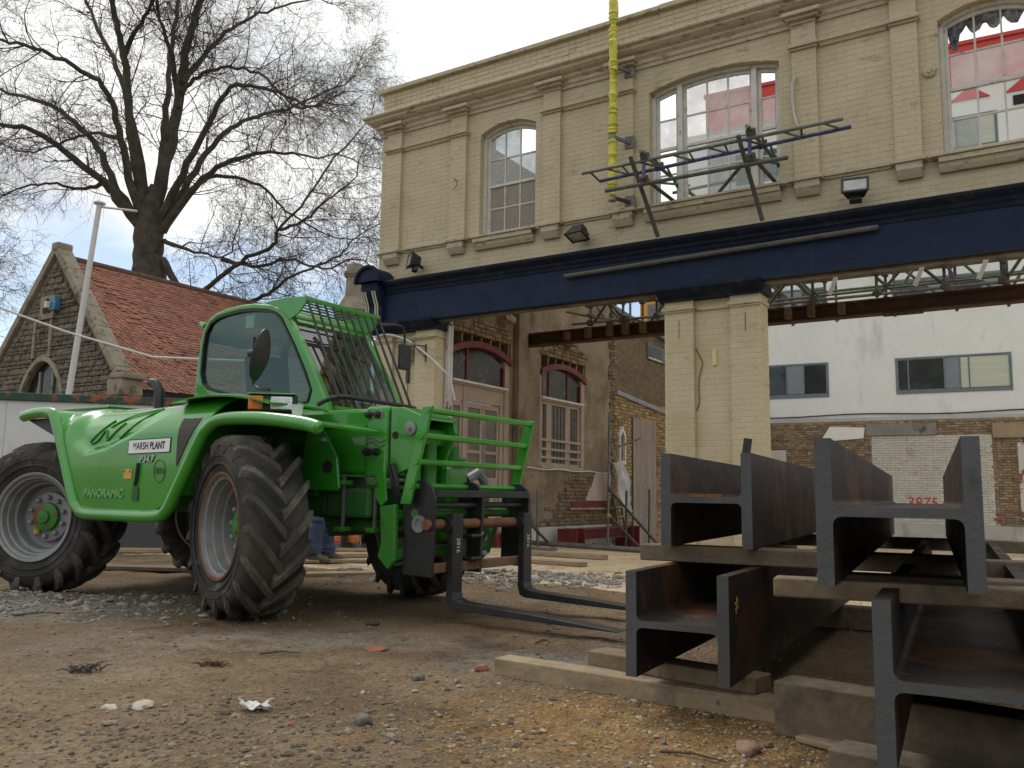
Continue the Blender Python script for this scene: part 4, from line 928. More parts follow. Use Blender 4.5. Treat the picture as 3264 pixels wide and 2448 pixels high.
LIMBS = [   # (pixel path, depth offset at the far end, start radius, end radius)
    ([(322, 510), (270, 450), (225, 395), (150, 335), (80, 285), (0, 270), (-70, 262)], -3.0, .27, .07),
    ([(300, 480), (245, 395), (212, 320), (160, 262), (95, 222), (20, 200), (-60, 180)], 2.5, .22, .06),
    ([(312, 480), (282, 400), (262, 300), (232, 200), (175, 150), (90, 110), (10, 88)], -4, .24, .06),
    ([(315, 470), (292, 360), (280, 240), (268, 120), (252, 50), (240, -40), (230, -130)], -1.5, .27, .10),
    ([(318, 470), (300, 330), (262, 170), (220, 80), (190, 10), (150, -60)], 3.5, .20, .06),
    ([(330, 470), (358, 350), (385, 230), (398, 120), (415, 60), (440, -20), (470, -130)], .5, .34, .12),
    ([(335, 480), (350, 330), (362, 210), (370, 100), (385, 0), (380, -120)], 4.0, .22, .08),
    ([(395, 180), (440, 120), (500, 60), (560, 30), (640, 5)], 2.5, .15, .05),
    ([(385, 230), (372, 120), (345, 40), (330, -60)], -2.5, .14, .05),
    ([(345, 480), (395, 375), (450, 270), (500, 190), (570, 190), (640, 215)], -3, .22, .05),
    ([(345, 490), (410, 390), (470, 300), (540, 255), (620, 235), (700, 200)], 3, .20, .05),
    ([(350, 500), (425, 400), (500, 345), (580, 330), (655, 335)], -2, .19, .05),
    ([(395, 420), (470, 380), (560, 400), (620, 455), (690, 500)], 1.5, .12, .04),
    ([(388, 205), (420, 172), (480, 148), (560, 160), (640, 230), (700, 220)], -4.0, .11, .04),
    ([(355, 520), (420, 545), (480, 555)], -1, .10, .04),
    ([(350, 560), (400, 640), (440, 628), (520, 565), (590, 528), (602, 495), (660, 430), (720, 340)], -2.5, .16, .04),
    ([(480, 560), (560, 575), (620, 560), (700, 580), (760, 560)], -3.5, .10, .03),
    ([(430, 700), (540, 655), (600, 620), (640, 590), (720, 560), (760, 520)], -1.0, .13, .03),
    ([(602, 495), (650, 480), (700, 440), (750, 400)], -3, .08, .03),
    ([(268, 120), (300, 60), (330, 0), (350, -70)], -3.5, .13, .05),
    ([(225, 395), (170, 410), (110, 395), (40, 410), (-30, 430)], -2.0, .10, .03),
    ([(262, 300), (200, 290), (130, 310), (60, 330), (0, 310)], 3.5, .10, .03),
]
ctr = at_px(330, 300, 27)
for path, dz, ra, rb_ in LIMBS:
    n = len(path); pts = [at_px(x, y, 27 + dz * (i / (n - 1)) ** 1.2) for i, (x, y) in enumerate(path)]
    rs = [ra * .82 + (rb_ * .65 - ra * .82) * (i / (n - 1)) ** .55 for i in range(n)]
    pp, rr = smooth_path(pts, rs, 5, rng, .045)
    MB().tube(pp, rr, 8).build('limb', bark, TREE, smooth=True)
    tot = sum((pp[i + 1] - pp[i]).length for i in range(len(pp) - 1)); m_ = int(tot * 2.6) + 3
    for q in range(m_):
        i0 = rng.randrange(int(len(pp) * .22), len(pp) - 1); ax = (pp[i0 + 1] - pp[i0]).normalized()
        rnd = Vector((rng.gauss(0, 1), rng.gauss(0, 1), rng.gauss(0, 1))); rnd = (rnd - ax * rnd.dot(ax)).normalized()
        nd = (ax * .6 + rnd + (pp[i0] - ctr).normalized() * .3).normalized()
        thin = rr[i0] > .12
        grow(TWG, BRN, pp[i0].copy(), nd, rng.uniform(1.2, 2.6) * (1.25 if thin else 1), min(.020, rr[i0] * .4), 2, rng, ctr)
    grow(TWG, BRN, pp[-1].copy(), (pp[-1] - pp[-2]).normalized(), 2.8, rb_ * .7, 3, rng, ctr)
# hanging seed balls
for q in range(900):
    v = Vector(TWG.v[rng.randrange(len(TWG.v))]); TWG.tube([v, v + Vector((0, 0, -.10)), v + Vector((0, 0, -.115)), v + Vector((0, 0, -.14)), v + Vector((0, 0, -.155))], [.003, .003, .016, .016, .003], 4)
def raw(name, tw, mat, parent, base):
    me = bpy.data.meshes.new(name); V = np.array(tw.v) - np.array(base); me.from_pydata(V.tolist(), [], tw.f); me.update(); me.materials.append(mat)
    o = bpy.data.objects.new(name, me); COL.objects.link(o); o.parent = parent; return o
raw('branches', BRN, bark, TREE, base_b); stuff(raw('crown', TWG, twigm, TREE, base_b))
print('tree', len(TWG.f), len(BRN.f))
# a second tree reaches in at the left edge
T2 = thing('bare_tree', 'bare tree mostly outside the frame, its twigs reaching in at left edge', 'tree', (-17.5, 24, 0))
TW2 = Twigs(); BR2 = Twigs(); b2 = Vector((-17.5, 24, 0))
MB().tube([(-17.5, 24, -.5), (-17.4, 24, 3), (-17.0, 24, 6), (-16.8, 24, 9)], [.35, .28, .2, .1], 10).build('trunk', bark, T2, smooth=True)
for q in range(9):
    z = 5.5 + q * .45; grow(TW2, BR2, Vector((-17.0, 24, z)), Vector((.75, rng.uniform(-.6, .2), .25)).normalized(), 2.6, .05, 3, rng, Vector((-18, 24, 7)))
raw('branches', BR2, bark, T2, b2); stuff(raw('crown', TW2, twigm, T2, b2))
# ------------------------------------------------------------------ telehandler
FRAMES['tele'] = (Vector((-2.41, 7.21, 0)), -rad(33))      # x forward, y to its left, z up
green = M('green_machine_paint', [(.030, .235, .014), (.037, .268, .018), (.043, .29, .021)], .30, nscale=1.2, fine=.12, fscale=14, bump=.03, bscale=8, coat=.8,
          spots=[((.10, .16, .06), 5, .66, .85), ((.16, .08, .04), 14, .765, .785)])
green_worn = M('green_paint_worn', [(.026, .18, .014), (.034, .21, .018)], .5, nscale=2, fine=.3, fscale=18, bump=.15, bscale=30, spots=[((.16, .055, .025), 5, .60, .64), ((.06, .07, .04), 3, .55, .75)])
green_dark = M('green_chassis', [(.012, .085, .009), (.02, .125, .013)], .6, nscale=2, fine=.4, fscale=14, bump=.2, spots=[((.05, .05, .035), 3, .5, .75), ((.10, .085, .06), 6, .62, .75)])
rubber = M('tyre_rubber', [(.016, .0155, .015), (.03, .028, .026)], .85, nscale=5, fine=.3, fscale=25, bump=.3, bscale=30, spots=[((.085, .073, .058), 3, .46, .74), ((.13, .11, .085), 7, .60, .76)])
lugm = M('tread_rubber', [(.045, .039, .033), (.085, .073, .058)], .88, nscale=4, island=.3, fine=.4, fscale=30, bump=.3, bscale=40, spots=[((.16, .135, .105), 5, .50, .72)])
rimm = M('grey_rim', [(.20, .20, .195), (.28, .28, .275)], .5, metal=.2, nscale=4, fine=.25, fscale=20, bump=.08, spots=[((.12, .10, .08), 4, .58, .8)])
rust = M('rust', [(.12, .045, .018), (.20, .085, .035), (.10, .05, .03)], .85, nscale=6, fine=.4, bump=.3)
bplast = M('black_plastic', [(.012, .012, .013), (.022, .022, .023)], .5, nscale=4, fine=.15, bump=.1, bscale=90, spots=[((.06, .056, .05), 5, .62, .85)])
cabglass = glass('cab_glass', (.70, .80, .75), .06, fres=.16)
amber = M('amber_lens', [(.62, .13, .01), (.72, .19, .015)], .2, nscale=20, bump=.3, bscale=120)
clearlens = M('lamp_reflector', [(.55, .56, .55), (.75, .76, .75)], .12, metal=.7, nscale=25, bump=.3, bscale=70)
TH = thing('telehandler', 'bright green telehandler with caged cab and lowered black pallet forks', 'telehandler', (0, 0, 0), 'tele')
def cat(pts, sub=5):
    P_ = [Vector((x, 0, z)) for x, z in pts]; o, _ = smooth_path(P_, [0] * len(P_), sub, random, 0.); return [(p.x, p.z) for p in o]

# --- wheels
RW_, TW_ = .60, .205
def lug_mesh():
    mb = MB(); n = 6; secs = []
    for i in range(n + 1):
        s = i / n; y = -.012 + s * (TW_ - .0); th = s * .40; w = (.078 - .012 * s) / RW_ / 2
        drop = .0 if s < .8 else (s - .8) * .11
        rb, rt = .548 - drop * .8, RW_ - drop
        row = []
        for (dt, rr) in ((-w * 1.35, rb), (-w * .85, rt - .006), (-w * .7, rt), (w * .7, rt), (w * .85, rt - .006), (w * 1.35, rb)):
            a = th + dt - .15; row.append((cos(a) * rr, y, sin(a) * rr))
        secs.append(row)
    # a tail running down the shoulder
    row = []
    for (dt, rr) in ((-.04, .47), (-.03, .53), (-.025, .545), (.025, .545), (.03, .53), (.04, .47)): a = .44 + dt - .15; row.append((cos(a) * rr, TW_ + .008, sin(a) * rr))
    secs.append(row); k = 6; mb.grid(secs); mb.f += [tuple(range(k)), tuple((len(secs) - 1) * k + j for j in range(k - 1, -1, -1))]
    mb.f += [(i * k, (i + 1) * k, (i + 1) * k + 5, i * k + 5) for i in range(len(secs) - 1)]
    me = bpy.data.meshes.new('tread_lug'); me.from_pydata(mb.v, [], mb.f); me.update(); me.materials.append(lugm)
    bm = bmesh.new(); bm.from_mesh(me); bmesh.ops.recalc_face_normals(bm, faces=bm.faces); bm.to_mesh(me); bm.free(); return me
LUG = lug_mesh()
def make_wheel():
    prof = [(-.17, .335), (-.185, .36), (-.205, .42), (-.208, .47), (-.195, .52), (-.165, .545), (-.08, .552), (0, .553), (.08, .552), (.165, .545), (.195, .52), (.208, .47), (.205, .42), (.185, .36), (.17, .335)]
    wl_ = MB().lathe(prof, (0, 0, 0), (0, 1, 0), 64).build('wheel', rubber, TH, smooth=True, angle=60, base=(0, 0, 0))
    BASE[wl_.name] = Vector((0, 0, 0))
    # bead rings on the sidewall
    MB().lathe([(-.2075, .40), (-.2115, .405), (-.2115, .412), (-.2075, .417)], (0, 0, 0), (0, 1, 0), 64).lathe([(-.209, .452), (-.213, .456), (-.213, .462), (-.209, .466)], (0, 0, 0), (0, 1, 0), 64).build('sidewall_bead', rubber, wl_, smooth=True)
    r = MB().lathe([(-.176, .345), (-.192, .352), (-.196, .342), (-.19, .328), (-.172, .325), (-.165, .305), (-.12, .298), (-.115, .288), (-.06, .283), (-.055, .262), (.02, .255), (.03, .248), (.04, .20), (-.015, .195), (-.02, .18), (-.02, .001)], (0, 0, 0), (0, 1, 0), 48).build('rim', rimm, wl_, smooth=True, angle=28)
    MB().lathe([(-.1925, .353), (-.198, .347), (-.1965, .338), (-.191, .3285)], (0, 0, 0), (0, 1, 0), 48).build('rim_lip', rust, wl_, smooth=True)
    MB().lathe([(.17, .345), (.19, .35), (.19, .33), (.10, .30), (.10, .001)], (0, 0, 0), (0, 1, 0), 32).build('inner_rim', rimm, wl_, smooth=True)
    MB().lathe([(-.02, .115), (-.055, .112), (-.06, .10), (-.065, .055), (-.085, .05), (-.09, .001)], (0, 0, 0), (0, 1, 0), 24).build('hub', green_worn, wl_, smooth=True, angle=30)
    for i in range(10):
        a = 2 * pi * i / 10; MB().lathe([(-.02, .020), (-.05, .019), (-.055, .012), (-.055, .001)], (cos(a) * .155, 0, sin(a) * .155), (0, 1, 0), 6).build('wheel_nut', rimm, wl_)
    for i in range(17):
        for side in (0, 1):
            o = bpy.data.objects.new('tread_lug', LUG); COL.objects.link(o); o.parent = wl_
            a = 2 * pi * (i + (.5 if side else 0)) / 17
            o.rotation_euler = (0, -a, 0); o.scale = (1, -1 if side else 1, 1)
    return wl_
def copy_tree(o, parent):
    c = o.copy(); COL.objects.link(c); c.parent = parent
    for ch in list(o.children): copy_tree(ch, c)
    return c
w0_ = make_wheel(); WH = [w0_] + [copy_tree(w0_, TH) for _ in range(3)]
for o, (x, y, st, flip) in zip(WH, ((1.31, -.80, -18, 0), (-1.06, -.80, 21, 0), (1.37, .90, -18, 1), (-1.06, .86, 21, 1))):
    o.location = (x, y, .60); o.rotation_euler = (0, rad(random.uniform(0, 20)), rad(st) + (pi if flip else 0))
    if flip: o.rotation_euler = (0, rad(7), rad(st)); o.scale = (1, -1, 1)
for o in (WH[1], WH[3]):
    for c_ in o.children:
        if c_.name.startswith('rim_lip'): m3 = c_.data.copy(); m3.materials.clear(); m3.materials.append(rimm); c_.data = m3
MB().box(-1.13, -1.09, -.885, -.86, .46, .50).build('wheel_tag', tube_yellow, TH)

# --- chassis and axles
ch = MB().box(-1.55, 1.62, -.38, .55, .66, .94).build('chassis', green_dark, TH, bevel=.03)
MB().box(-1.60, 1.05, -.44, .66, 1.101, 1.40).build('upper_chassis', green_dark, TH, bevel=.02)
for x in (1.34, -1.06):
    ax = MB().lathe([(-.62, .07), (-.45, .08), (-.30, .07), (-.18, .10), (0, .12), (.18, .10), (.30, .07), (.45, .08), (.62, .07)], (x, 0, .75), (0, 1, 0), 14, cap=True)
    for y_ in (-.60, .66): ax.box(x - .10, x + .10, y_ - .06, y_ + .06, .48, .84)
    ax.build('axle', green_dark, TH, smooth=True)
# front axle casting seen past the wheel
fa_ = MB().box(1.62, 2.02, -.40, .45, .66, .86).box(1.70, 2.0, -.30, .10, .56, .66).build('axle_casting', green_dark, TH, bevel=.025)
for (x, y) in ((1.80, -.41), (2.04, -.36), (2.04, -.05), (2.04, .22)):
    MB().tube([(x, y, .56), (x, y, .95)], .014, 8).build('stud_bolt', tube_dark, TH); [MB().box(x - .035, x + .035, y - .05, y + .05, q_, q_ + .03).build('clamp_plate', green_worn, TH, bevel=.004) for q_ in (.88, .57)]
MB().prism([(1.50, 1.30), (1.62, 1.27), (1.78, 1.06), (1.81, .86), (1.79, .84), (1.53, .84), (1.44, .98)], 1, -.47, -.445).build('bracket_plate', green, TH, bevel=.006)
MB().lathe([(0, .001), (0, .045), (.006, .045)], (1.70, -.4735, 1.0), (0, 1, 0), 20).build('bracket_hole', cavity, TH)
MB().prism([(1.55, .68), (1.75, .68), (1.70, .56), (1.62, .53)], 1, -.35, -.33).prism([(1.55, .68), (1.75, .68), (1.70, .56), (1.62, .53)], 1, .05, .07).box(1.60, 1.64, -.33, .05, .53, .56).build('skid_plate', green_dark, TH)

# --- engine cover on the near side
def xl(z): return -.44 - max(0, min(1, (z - .70) / .68)) * .36
def xr(z): return .62 + max(0, min(1, (z - .70) / .55)) * .40 + max(0, min(1, (z - 1.25) / .2)) * .10
SWO = [(-.64, 1.42), (-.60, 1.25), (-.54, 1.16), (-.35, 1.075), (-.1, 1.11), (.13, 1.18), (.32, 1.25), (.50, 1.34), (.64, 1.45), (.72, 1.6)]
def swz(x):
    if x <= SWO[0][0]: return 9
    for (a, za), (b, zb) in zip(SWO, SWO[1:]):
        if a <= x <= b: return za + (zb - za) * (x - a) / (b - a)
    return 9
def cover_pt(s, t):
    if t < .6: q = t / .6; z = .655 + q * .545; y = -.955 - .018 * sin(q * pi * .6)
    else:
        a = (t - .6) / .4 * pi / 2; z = 1.20 + sin(a) * .285; y = -.46 - .51 * cos(a) ** .8
    x = xl(z) + (xr(z) - xl(z)) * s
    if z > 1.25: z += .03 * sm(.2, .9, s) * sm(1.25, 1.45, z)
    dz = z - swz(x)
    if dz > 0: y += .075 * sm(0, .075, dz) * sm(-.64, -.54, x) * (1 - .5 * sm(1.38, 1.5, z)); z -= .02 * sm(0, .1, dz) * sm(1.3, 1.45, z)
    return (x, y, z)
rows = [[cover_pt(i / 70, j / 60) for i in range(71)] for j in range(61)]
ec = MB().sheet(rows, -.012).build('engine_cover', green, TH, smooth=True, angle=50); ec['label'] = 'sculpted green engine cover with company sticker'
# dark seam along the bottom and left edge of the cover
MB().tube([(xl(.70) + .02, -.962, .70), (-.30, -.964, .672), (.52, -.964, .672), (.66, -.964, .73), (.72, -.966, .83)], .006, 5).build('cover_seam', black_metal, ec)
MB().box(-.80, 1.20, -.47, -.36, 1.36, 1.485).build('hood_edge', green, TH, bevel=.03)
# frame bar that sweeps from the rear fender under the cover and over the front wheel
FP = cat([(-1.30, 1.405), (-1.08, 1.43), (-.88, 1.425), (-.79, 1.36), (-.62, 1.05), (-.47, .76), (-.40, .685), (-.28, .645), (.10, .64), (.55, .645), (.68, .69), (.77, .82), (.98, 1.15), (1.06, 1.24), (1.20, 1.298), (1.55, 1.295), (1.95, 1.25), (2.12, 1.21)], 5)
MB().tube([(x, -.965, z) for x, z in FP], [.026] + [.043] * (len(FP) - 2) + [.026], 12, flat=1.05).build('side_frame', green, TH, smooth=True)
fend = [(x, z) for x, z in FP if x > .74]
MB().sheet([[(x, y, z + .015 - .02 * (y + .97)) for x, z in fend] for y in (-.97, -.8, -.6, -.42)], .015).build('front_fender', green, TH, smooth=True)
rf_ = [(x, z) for x, z in FP if x < -.48]
MB().sheet([[(x, y, z + .01) for x, z in rf_] for y in (-.97, -.75, -.55, -.40)], .015).build('rear_fender', green, TH, smooth=True)
MB().prism([(-1.28, 1.385), (-.86, 1.39), (-.80, 1.33), (-.74, 1.20)], 1, -.93, -.915).build('rear_fender_gusset', black_metal, TH)
MB().box(.70, 1.56, -.44, -.40, .80, 1.33).build('wheel_arch_liner', green_dark, TH)
# shoulder that flows from the cover to the lamp
sh = [[(x, y, 1.36 + .125 * (1 - ((x - 1.0) / .72) ** 2) * (1 - ((y + .70) / .34) ** 4 * .75)) for x in np.linspace(.62, 1.62, 16)] for y in np.linspace(-.94, -.40, 10)]
MB().sheet(sh, .012).build('shoulder_panel', green, TH, smooth=True)
# cooling grille
gm_ = bpy.data.materials.new('woven_grille'); gm_.use_nodes = True
_t = gm_.node_tree; _b = _t.nodes['Principled BSDF']; _P = _t.nodes.new('ShaderNodeNewGeometry').outputs['Position']
_mp = _t.nodes.new('ShaderNodeMapping'); _mp.inputs['Rotation'].default_value = (rad(45), 0, rad(33)); _mp.inputs['Scale'].default_value = (110, 110, 110); _t.links.new(_P, _mp.inputs[0])
_ck = _t.nodes.new('ShaderNodeTexChecker'); _ck.inputs['Scale'].default_value = 1.; _ck.inputs[1].default_value = (.10, .08, .07, 1); _ck.inputs[2].default_value = (.02, .018, .017, 1); _t.links.new(_mp.outputs[0], _ck.inputs[0])
_t.links.new(_ck.outputs[0], _b.inputs['Base Color']); _b.inputs['Roughness'].default_value = .7
def on_cover(x, z, out=.004):
    q = max(0., min(1., (z - .655) / .545)); y = -.955 - .018 * sin(q * pi * .6)
    if z > 1.20: a = math.asin(min(1, (z - 1.20) / .285)); y = -.46 - .51 * cos(a) ** .8
    dz = z - swz(x)
    if dz > 0: y += .075 * sm(0, .075, dz) * sm(-.64, -.54, x) * (1 - .5 * sm(1.38, 1.5, z))
    return Vector((x, y - out, z))
gp = [(.765, 1.335), (.99, 1.345), (.965, 1.28), (.765, .995)]
MB().sheet([[on_cover(gp[0][0] + (gp[1][0] - gp[0][0]) * u_ + (0 if v_ == 0 else ((gp[3][0] + .01 * u_) - (gp[0][0] + (gp[1][0] - gp[0][0]) * u_)) * v_), (gp[0][1] + (gp[1][1] - gp[0][1]) * u_) * (1 - v_) + (gp[3][1]) * v_, .006) for u_ in np.linspace(0, 1, 5)] for v_ in np.linspace(0, 1, 9)], .003).build('grille', gm_, ec)
# stickers and lettering on the cover
stw = M('sticker_white', [(.78, .78, .76)], .4, bump=0, fine=.05); stk = M('sticker_black', [(.012, .012, .012)], .4, bump=0, fine=0)
def plate(x0, x1, z0, z1, out, mat, name, tilt=.0, th=.0015):
    c = [(x0, z0), (x1, z0 + tilt), (x1 + .004, z1 + tilt), (x0 + .004, z1)]
    P_ = [on_cover(x, z, out) for x, z in c]; Q_ = [p + Vector((0, th, 0)) for p in P_]
    return MB()._add(P_ + Q_, [(0, 1, 2, 3), (7, 6, 5, 4), (0, 4, 5, 1), (1, 5, 6, 2), (2, 6, 7, 3), (3, 7, 4, 0)]).build(name, mat, ec)
plate(.205, .690, 1.078, 1.185, .0050, stk, 'sticker_border', .008); plate(.212, .683, 1.085, 1.178, .0065, stw, 'sticker', .008)
lettering('MARSH PLANT', .073, stk, ec, on_cover(.449, 1.135, .0075), (1, 0, .017), (0, 0, 1), bold=.0022, sx=.78)
grey_l = M('silver_lettering', [(.45, .47, .46)], .35, bump=0, fine=0)
lettering('P34.7', .066, stk, ec, on_cover(.432, 1.040, .0048), (1, 0, .02), (0, .03, 1), bold=.004, shear=.15, sx=1.15)
lettering('P34.7', .066, grey_l, ec, on_cover(.430, 1.042, .0060), (1, 0, .02), (0, .03, 1), bold=.0012, shear=.15, sx=1.15)
lettering('3816', .062, stk, ec, on_cover(.582, .958, .005), (1, 0, .02), (0, .03, 1), bold=.0006, sx=.95)
MB().tube([tuple(on_cover(.582 + .066 * cos(a), .958 + .078 * sin(a), .004)) for a in np.linspace(0, 2 * pi, 33)], .0022, 4, cap=False).build('number_ring', stk, ec)
lettering('PANORAMIC', .085, green, ec, on_cover(-.085, .795, .001), (1, 0, .006), (0, .03, 1), bold=.004, shear=.12, extrude=.005, sx=1.02, name='embossed_lettering')
plate(.165, .262, .905, .975, .0045, M('warning_label', [(.62, .36, .05)], .5, bump=0), 'warning_label'); 
for x in (.178, .245): MB()._add([on_cover(x - .01, .950, .0062), on_cover(x + .01, .950, .0062), on_cover(x, .970, .0062)], [(0, 1, 2)]).build('warning_triangle', stk, ec)
MB().tube([tuple(on_cover(.345, 1.015, .012)), tuple(on_cover(.335, .93, .012)), tuple(on_cover(.315, .855, .012))], [.011, .013, .011], 8).build('door_handle', bplast, ec, smooth=True)
MB().prism([(.275, .75), (.345, .75), (.35, .85), (.28, .85)], 1, -.9725, -.966).build('latch_recess', green_dark, ec)
# raised maker's emblem of slanted strokes
for pth in ([(-.40, 1.185), (-.185, 1.35)], [(-.40, 1.185), (-.375, 1.17), (-.30, 1.195), (-.215, 1.275), (-.195, 1.205), (-.16, 1.205), (-.02, 1.325)], [(-.18, 1.295), (.0, 1.385), (.26, 1.43)], [(.25, 1.425), (-.0, 1.225), (-.055, 1.222)]):
    MB().tube([tuple(on_cover(x, z, .006)) for x, z in cat(pth, 4)], .008, 6, flat=.7).build('emblem_stroke', green, ec, smooth=True)
# exhaust stack and rear boom end
MB().tube([(-.66, -.15, 1.40), (-.66, -.15, 1.60), (-.67, -.15, 1.68), (-.72, -.15, 1.745), (-.79, -.15, 1.755)], .042, 12).build('exhaust_pipe', black_metal, TH, smooth=True)
MB().tube([(-.72, -.16, 1.47), (-.56, -.16, 1.47)], .06, 12).build('exhaust_collar', black_metal, TH, smooth=True)
for i, z in enumerate((1.435, 1.475, 1.515)): MB().box(-1.72 + .03 * i, -.95, -.52 + .04 * i, .05, z, z + .022).build('boom_cover_plate', green, TH, bevel=.008)
MB().box(-1.75, -1.62, -.45, .02, 1.36, 1.43).build('rear_lamp_housing', black_metal, TH)

# --- boom and head
bm_ = MB().box(-1.5, 1.96, -.34, .04, .955, 1.40).build('boom', green, TH, bevel=.025); bm_['label'] = 'straight green boom lying low beside the cab'
MB().box(1.10, 1.93, -.350, -.341, 1.275, 1.29).build('boom_seam', green, bm_)
MB().box(1.935, 2.125, -.365, .06, .93, 1.41).build('boom_collar', green, bm_, bevel=.02)
MB().box(1.945, 2.085, -.371, -.3655, 1.325, 1.375).build('wear_plate', rimm, bm_, bevel=.003)
for (x, z) in ((1.975, 1.35), (2.05, 1.35), (1.97, 1.10), (2.045, 1.10)):
    MB().lathe([(0, .026), (-.018, .026), (-.02, .018), (-.045, .017), (-.048, .001)], (x, -.37, z), (0, 1, 0), 10).build('bolt', bplast, bm_, smooth=True, angle=30)
for z0 in (1.20, 1.17): MB().tube([(1.945 + .17 * i / 8, -.367, z0 - .02 + .018 * sin(i * .78)) for i in range(9)], .004, 5).build('weld_bead', green_worn, bm_)
for y0 in (-.345, .0):
    hp = MB().prism([(2.14, 1.395), (2.24, 1.395), (2.40, 1.335), (2.42, 1.24), (2.36, 1.12), (2.31, .99), (2.20, .95), (2.14, 1.0)], 1, y0, y0 + .035).build('head_plate', green, bm_, bevel=.006)
MB().prism([(2.14, 1.396), (2.24, 1.396), (2.40, 1.336), (2.40, 1.31), (2.24, 1.37), (2.14, 1.37)], 1, -.31, .0).build('head_top', green, bm_)
MB().lathe([(0, .001), (0, .025), (.004, .025)], (2.185, -.3495, 1.21), (0, 1, 0), 16).build('slot', cavity, bm_)
MB().lathe([(0, .046), (-.012, .046), (-.015, .038), (-.015, .014), (-.03, .013), (-.03, .001)], (2.315, -.346, 1.25), (0, 1, 0), 18).build('pivot_pin', rimm, bm_, smooth=True, angle=30)
MB().box(2.126, 2.139, -.34, .03, .98, 1.37).build('telescoping_gap', black_metal, bm_)
MB().tube([(2.27, -.26, .62), (2.27, -.26, 1.16)], .055, 12).tube([(2.29, -.12, .62), (2.29, -.12, 1.20)], .055, 12).build('tilt_cylinder', green_worn, bm_, smooth=True)
MB().box(2.18, 2.31, .06, .34, .50, 1.05).box(2.18, 2.34, -.30, .10, 1.14, 1.27).build('head_block', green, bm_, bevel=.05)
MB().lathe([(0, .10), (.02, .10), (.02, .05), (.1, .05)], (2.25, .20, 1.06), (0, 0, 1), 16, cap=True).build('swivel_flange', green_worn, bm_, smooth=True, angle=30)
MB().tube([(2.28, .34, .93), (2.31, .42, .98), (2.32, .50, .93), (2.31, .52, .80), (2.29, .44, .68)], .038, 8).build('hydraulic_hose', rimm, bm_, smooth=True)
MB().tube([(2.18, -.36, 1.02), (2.22, -.37, .93), (2.22, -.35, .84), (2.25, -.28, .74)], .018, 8).tube([(2.15, -.35, 1.0), (2.18, -.35, .90), (2.19, -.31, .78)], .016, 8).build('hydraulic_hose', bplast, bm_, smooth=True)
MB().prism([(2.05, .96), (2.13, .96), (2.15, .78), (2.10, .74), (2.05, .80)], 1, -.375, -.36).build('link_plate', green, bm_, bevel=.005)

# --- carriage
CR = MB().prism([(2.12, .74), (2.255, .76), (2.26, .40), (2.20, .34), (2.11, .42), (2.14, .50)], 1, -.41, -.37).prism([(2.12, .74), (2.255, .76), (2.26, .40), (2.20, .34), (2.11, .42), (2.14, .50)], 1, .60, .66)
CR.box(2.14, 2.25, -.37, .60, .40, .47).box(2.16, 2.24, -.37, .60, .66, .72)
car = CR.build('carriage', green_worn, TH, bevel=.01); car['label'] = 'rust-chipped green fork carriage'
def side_pl(y, t_=.03):
    pl_ = [(2.27, .31), (2.50, .30), (2.515, .80)] + [(2.395 + .12 * cos(a), .80 + .115 * sin(a)) for a in np.linspace(0, pi, 10)] + [(2.272, .78)]
    return MB().prism(pl_, 1, y, y + t_).build('side_plate', black_paint, car, bevel=.005)
for y in (-.335, .20, .805): side_pl(y)
MB().box(2.44, 2.52, -.305, .80, .805, .855).build('top_bar', black_paint, car, bevel=.006)
MB().tube([(2.45, -.30, .755), (2.45, .80, .755)], .022, 10).build('upper_rod', black_paint, car, smooth=True)
MB().tube([(2.47, -.36, .632), (2.47, .72, .632)], .034, 14).build('fork_shaft', rust, car, smooth=True)
MB().tube([(2.36, -.34, .70), (2.36, .72, .70)], .03, 12).build('green_rod', green_worn, car, smooth=True)
MB().lathe([(0, .055), (-.012, .055), (-.012, .032), (-.004, .03), (-.004, .001)], (2.40, -.336, .635), (0, 1, 0), 24).build('shaft_ring', rimm, car, smooth=True, angle=30)
MB().box(2.44, 2.50, -.30, .80, .325, .385).build('lower_beam', M('worn_timber_beam', [(.12, .06, .03), (.22, .14, .08)], .85, nscale=6, fine=.4, bump=.3), car, bevel=.006)
MB().box(2.40, 2.46, .04, .10, .38, .62).tube([(2.46, .07, .55), (2.52, .07, .55), (2.52, .18, .55)], .014, 8).tube([(2.46, .07, .40), (2.52, .07, .40), (2.52, .18, .40)], .014, 8).build('lock_lever', black_paint, car)
MB().lathe([(-.01, .026), (-.014, .03), (.004, .03)], (2.53, .215, .545), (1, 0, 0), 14).lathe([(-.01, .02), (.01, .02)], (2.53, .215, .43), (1, 0, 0), 12, cap=True).build('lock_pin', rimm, car)
MB().prism([(-.02 + .36, .37), (.62, .40), (.76, .66), (.70, .66), (.58, .47), (.34, .44)], 0, 2.20, 2.30).build('lower_arm', green_worn, car, bevel=.01)
for i, (y0, tip) in enumerate(((-.18, 0), (.68, 0))):
    bl = [(2.505, .70), (2.505, .17), (2.52, .115), (2.56, .095), (3.15, .075), (3.72, .062), (3.74, .070), (3.15, .115), (2.62, .145), (2.565, .165), (2.555, .20), (2.555, .70)]
    fk = MB().prism(bl, 1, y0, y0 + .11).build('fork', black_paint, TH, bevel=.006)
    MB().tube([(2.50, y0 - .015, .632), (2.50, y0 + .125, .632)], .052, 14).build('fork_eye', black_paint, fk, smooth=True)
    lettering('3816', .055, M('chalk_white', [(.6, .6, .58)], .8, bump=0), fk, (2.5575, y0 + .055, .50), (0, 0, -1), (0, 1, 0), sx=.9)
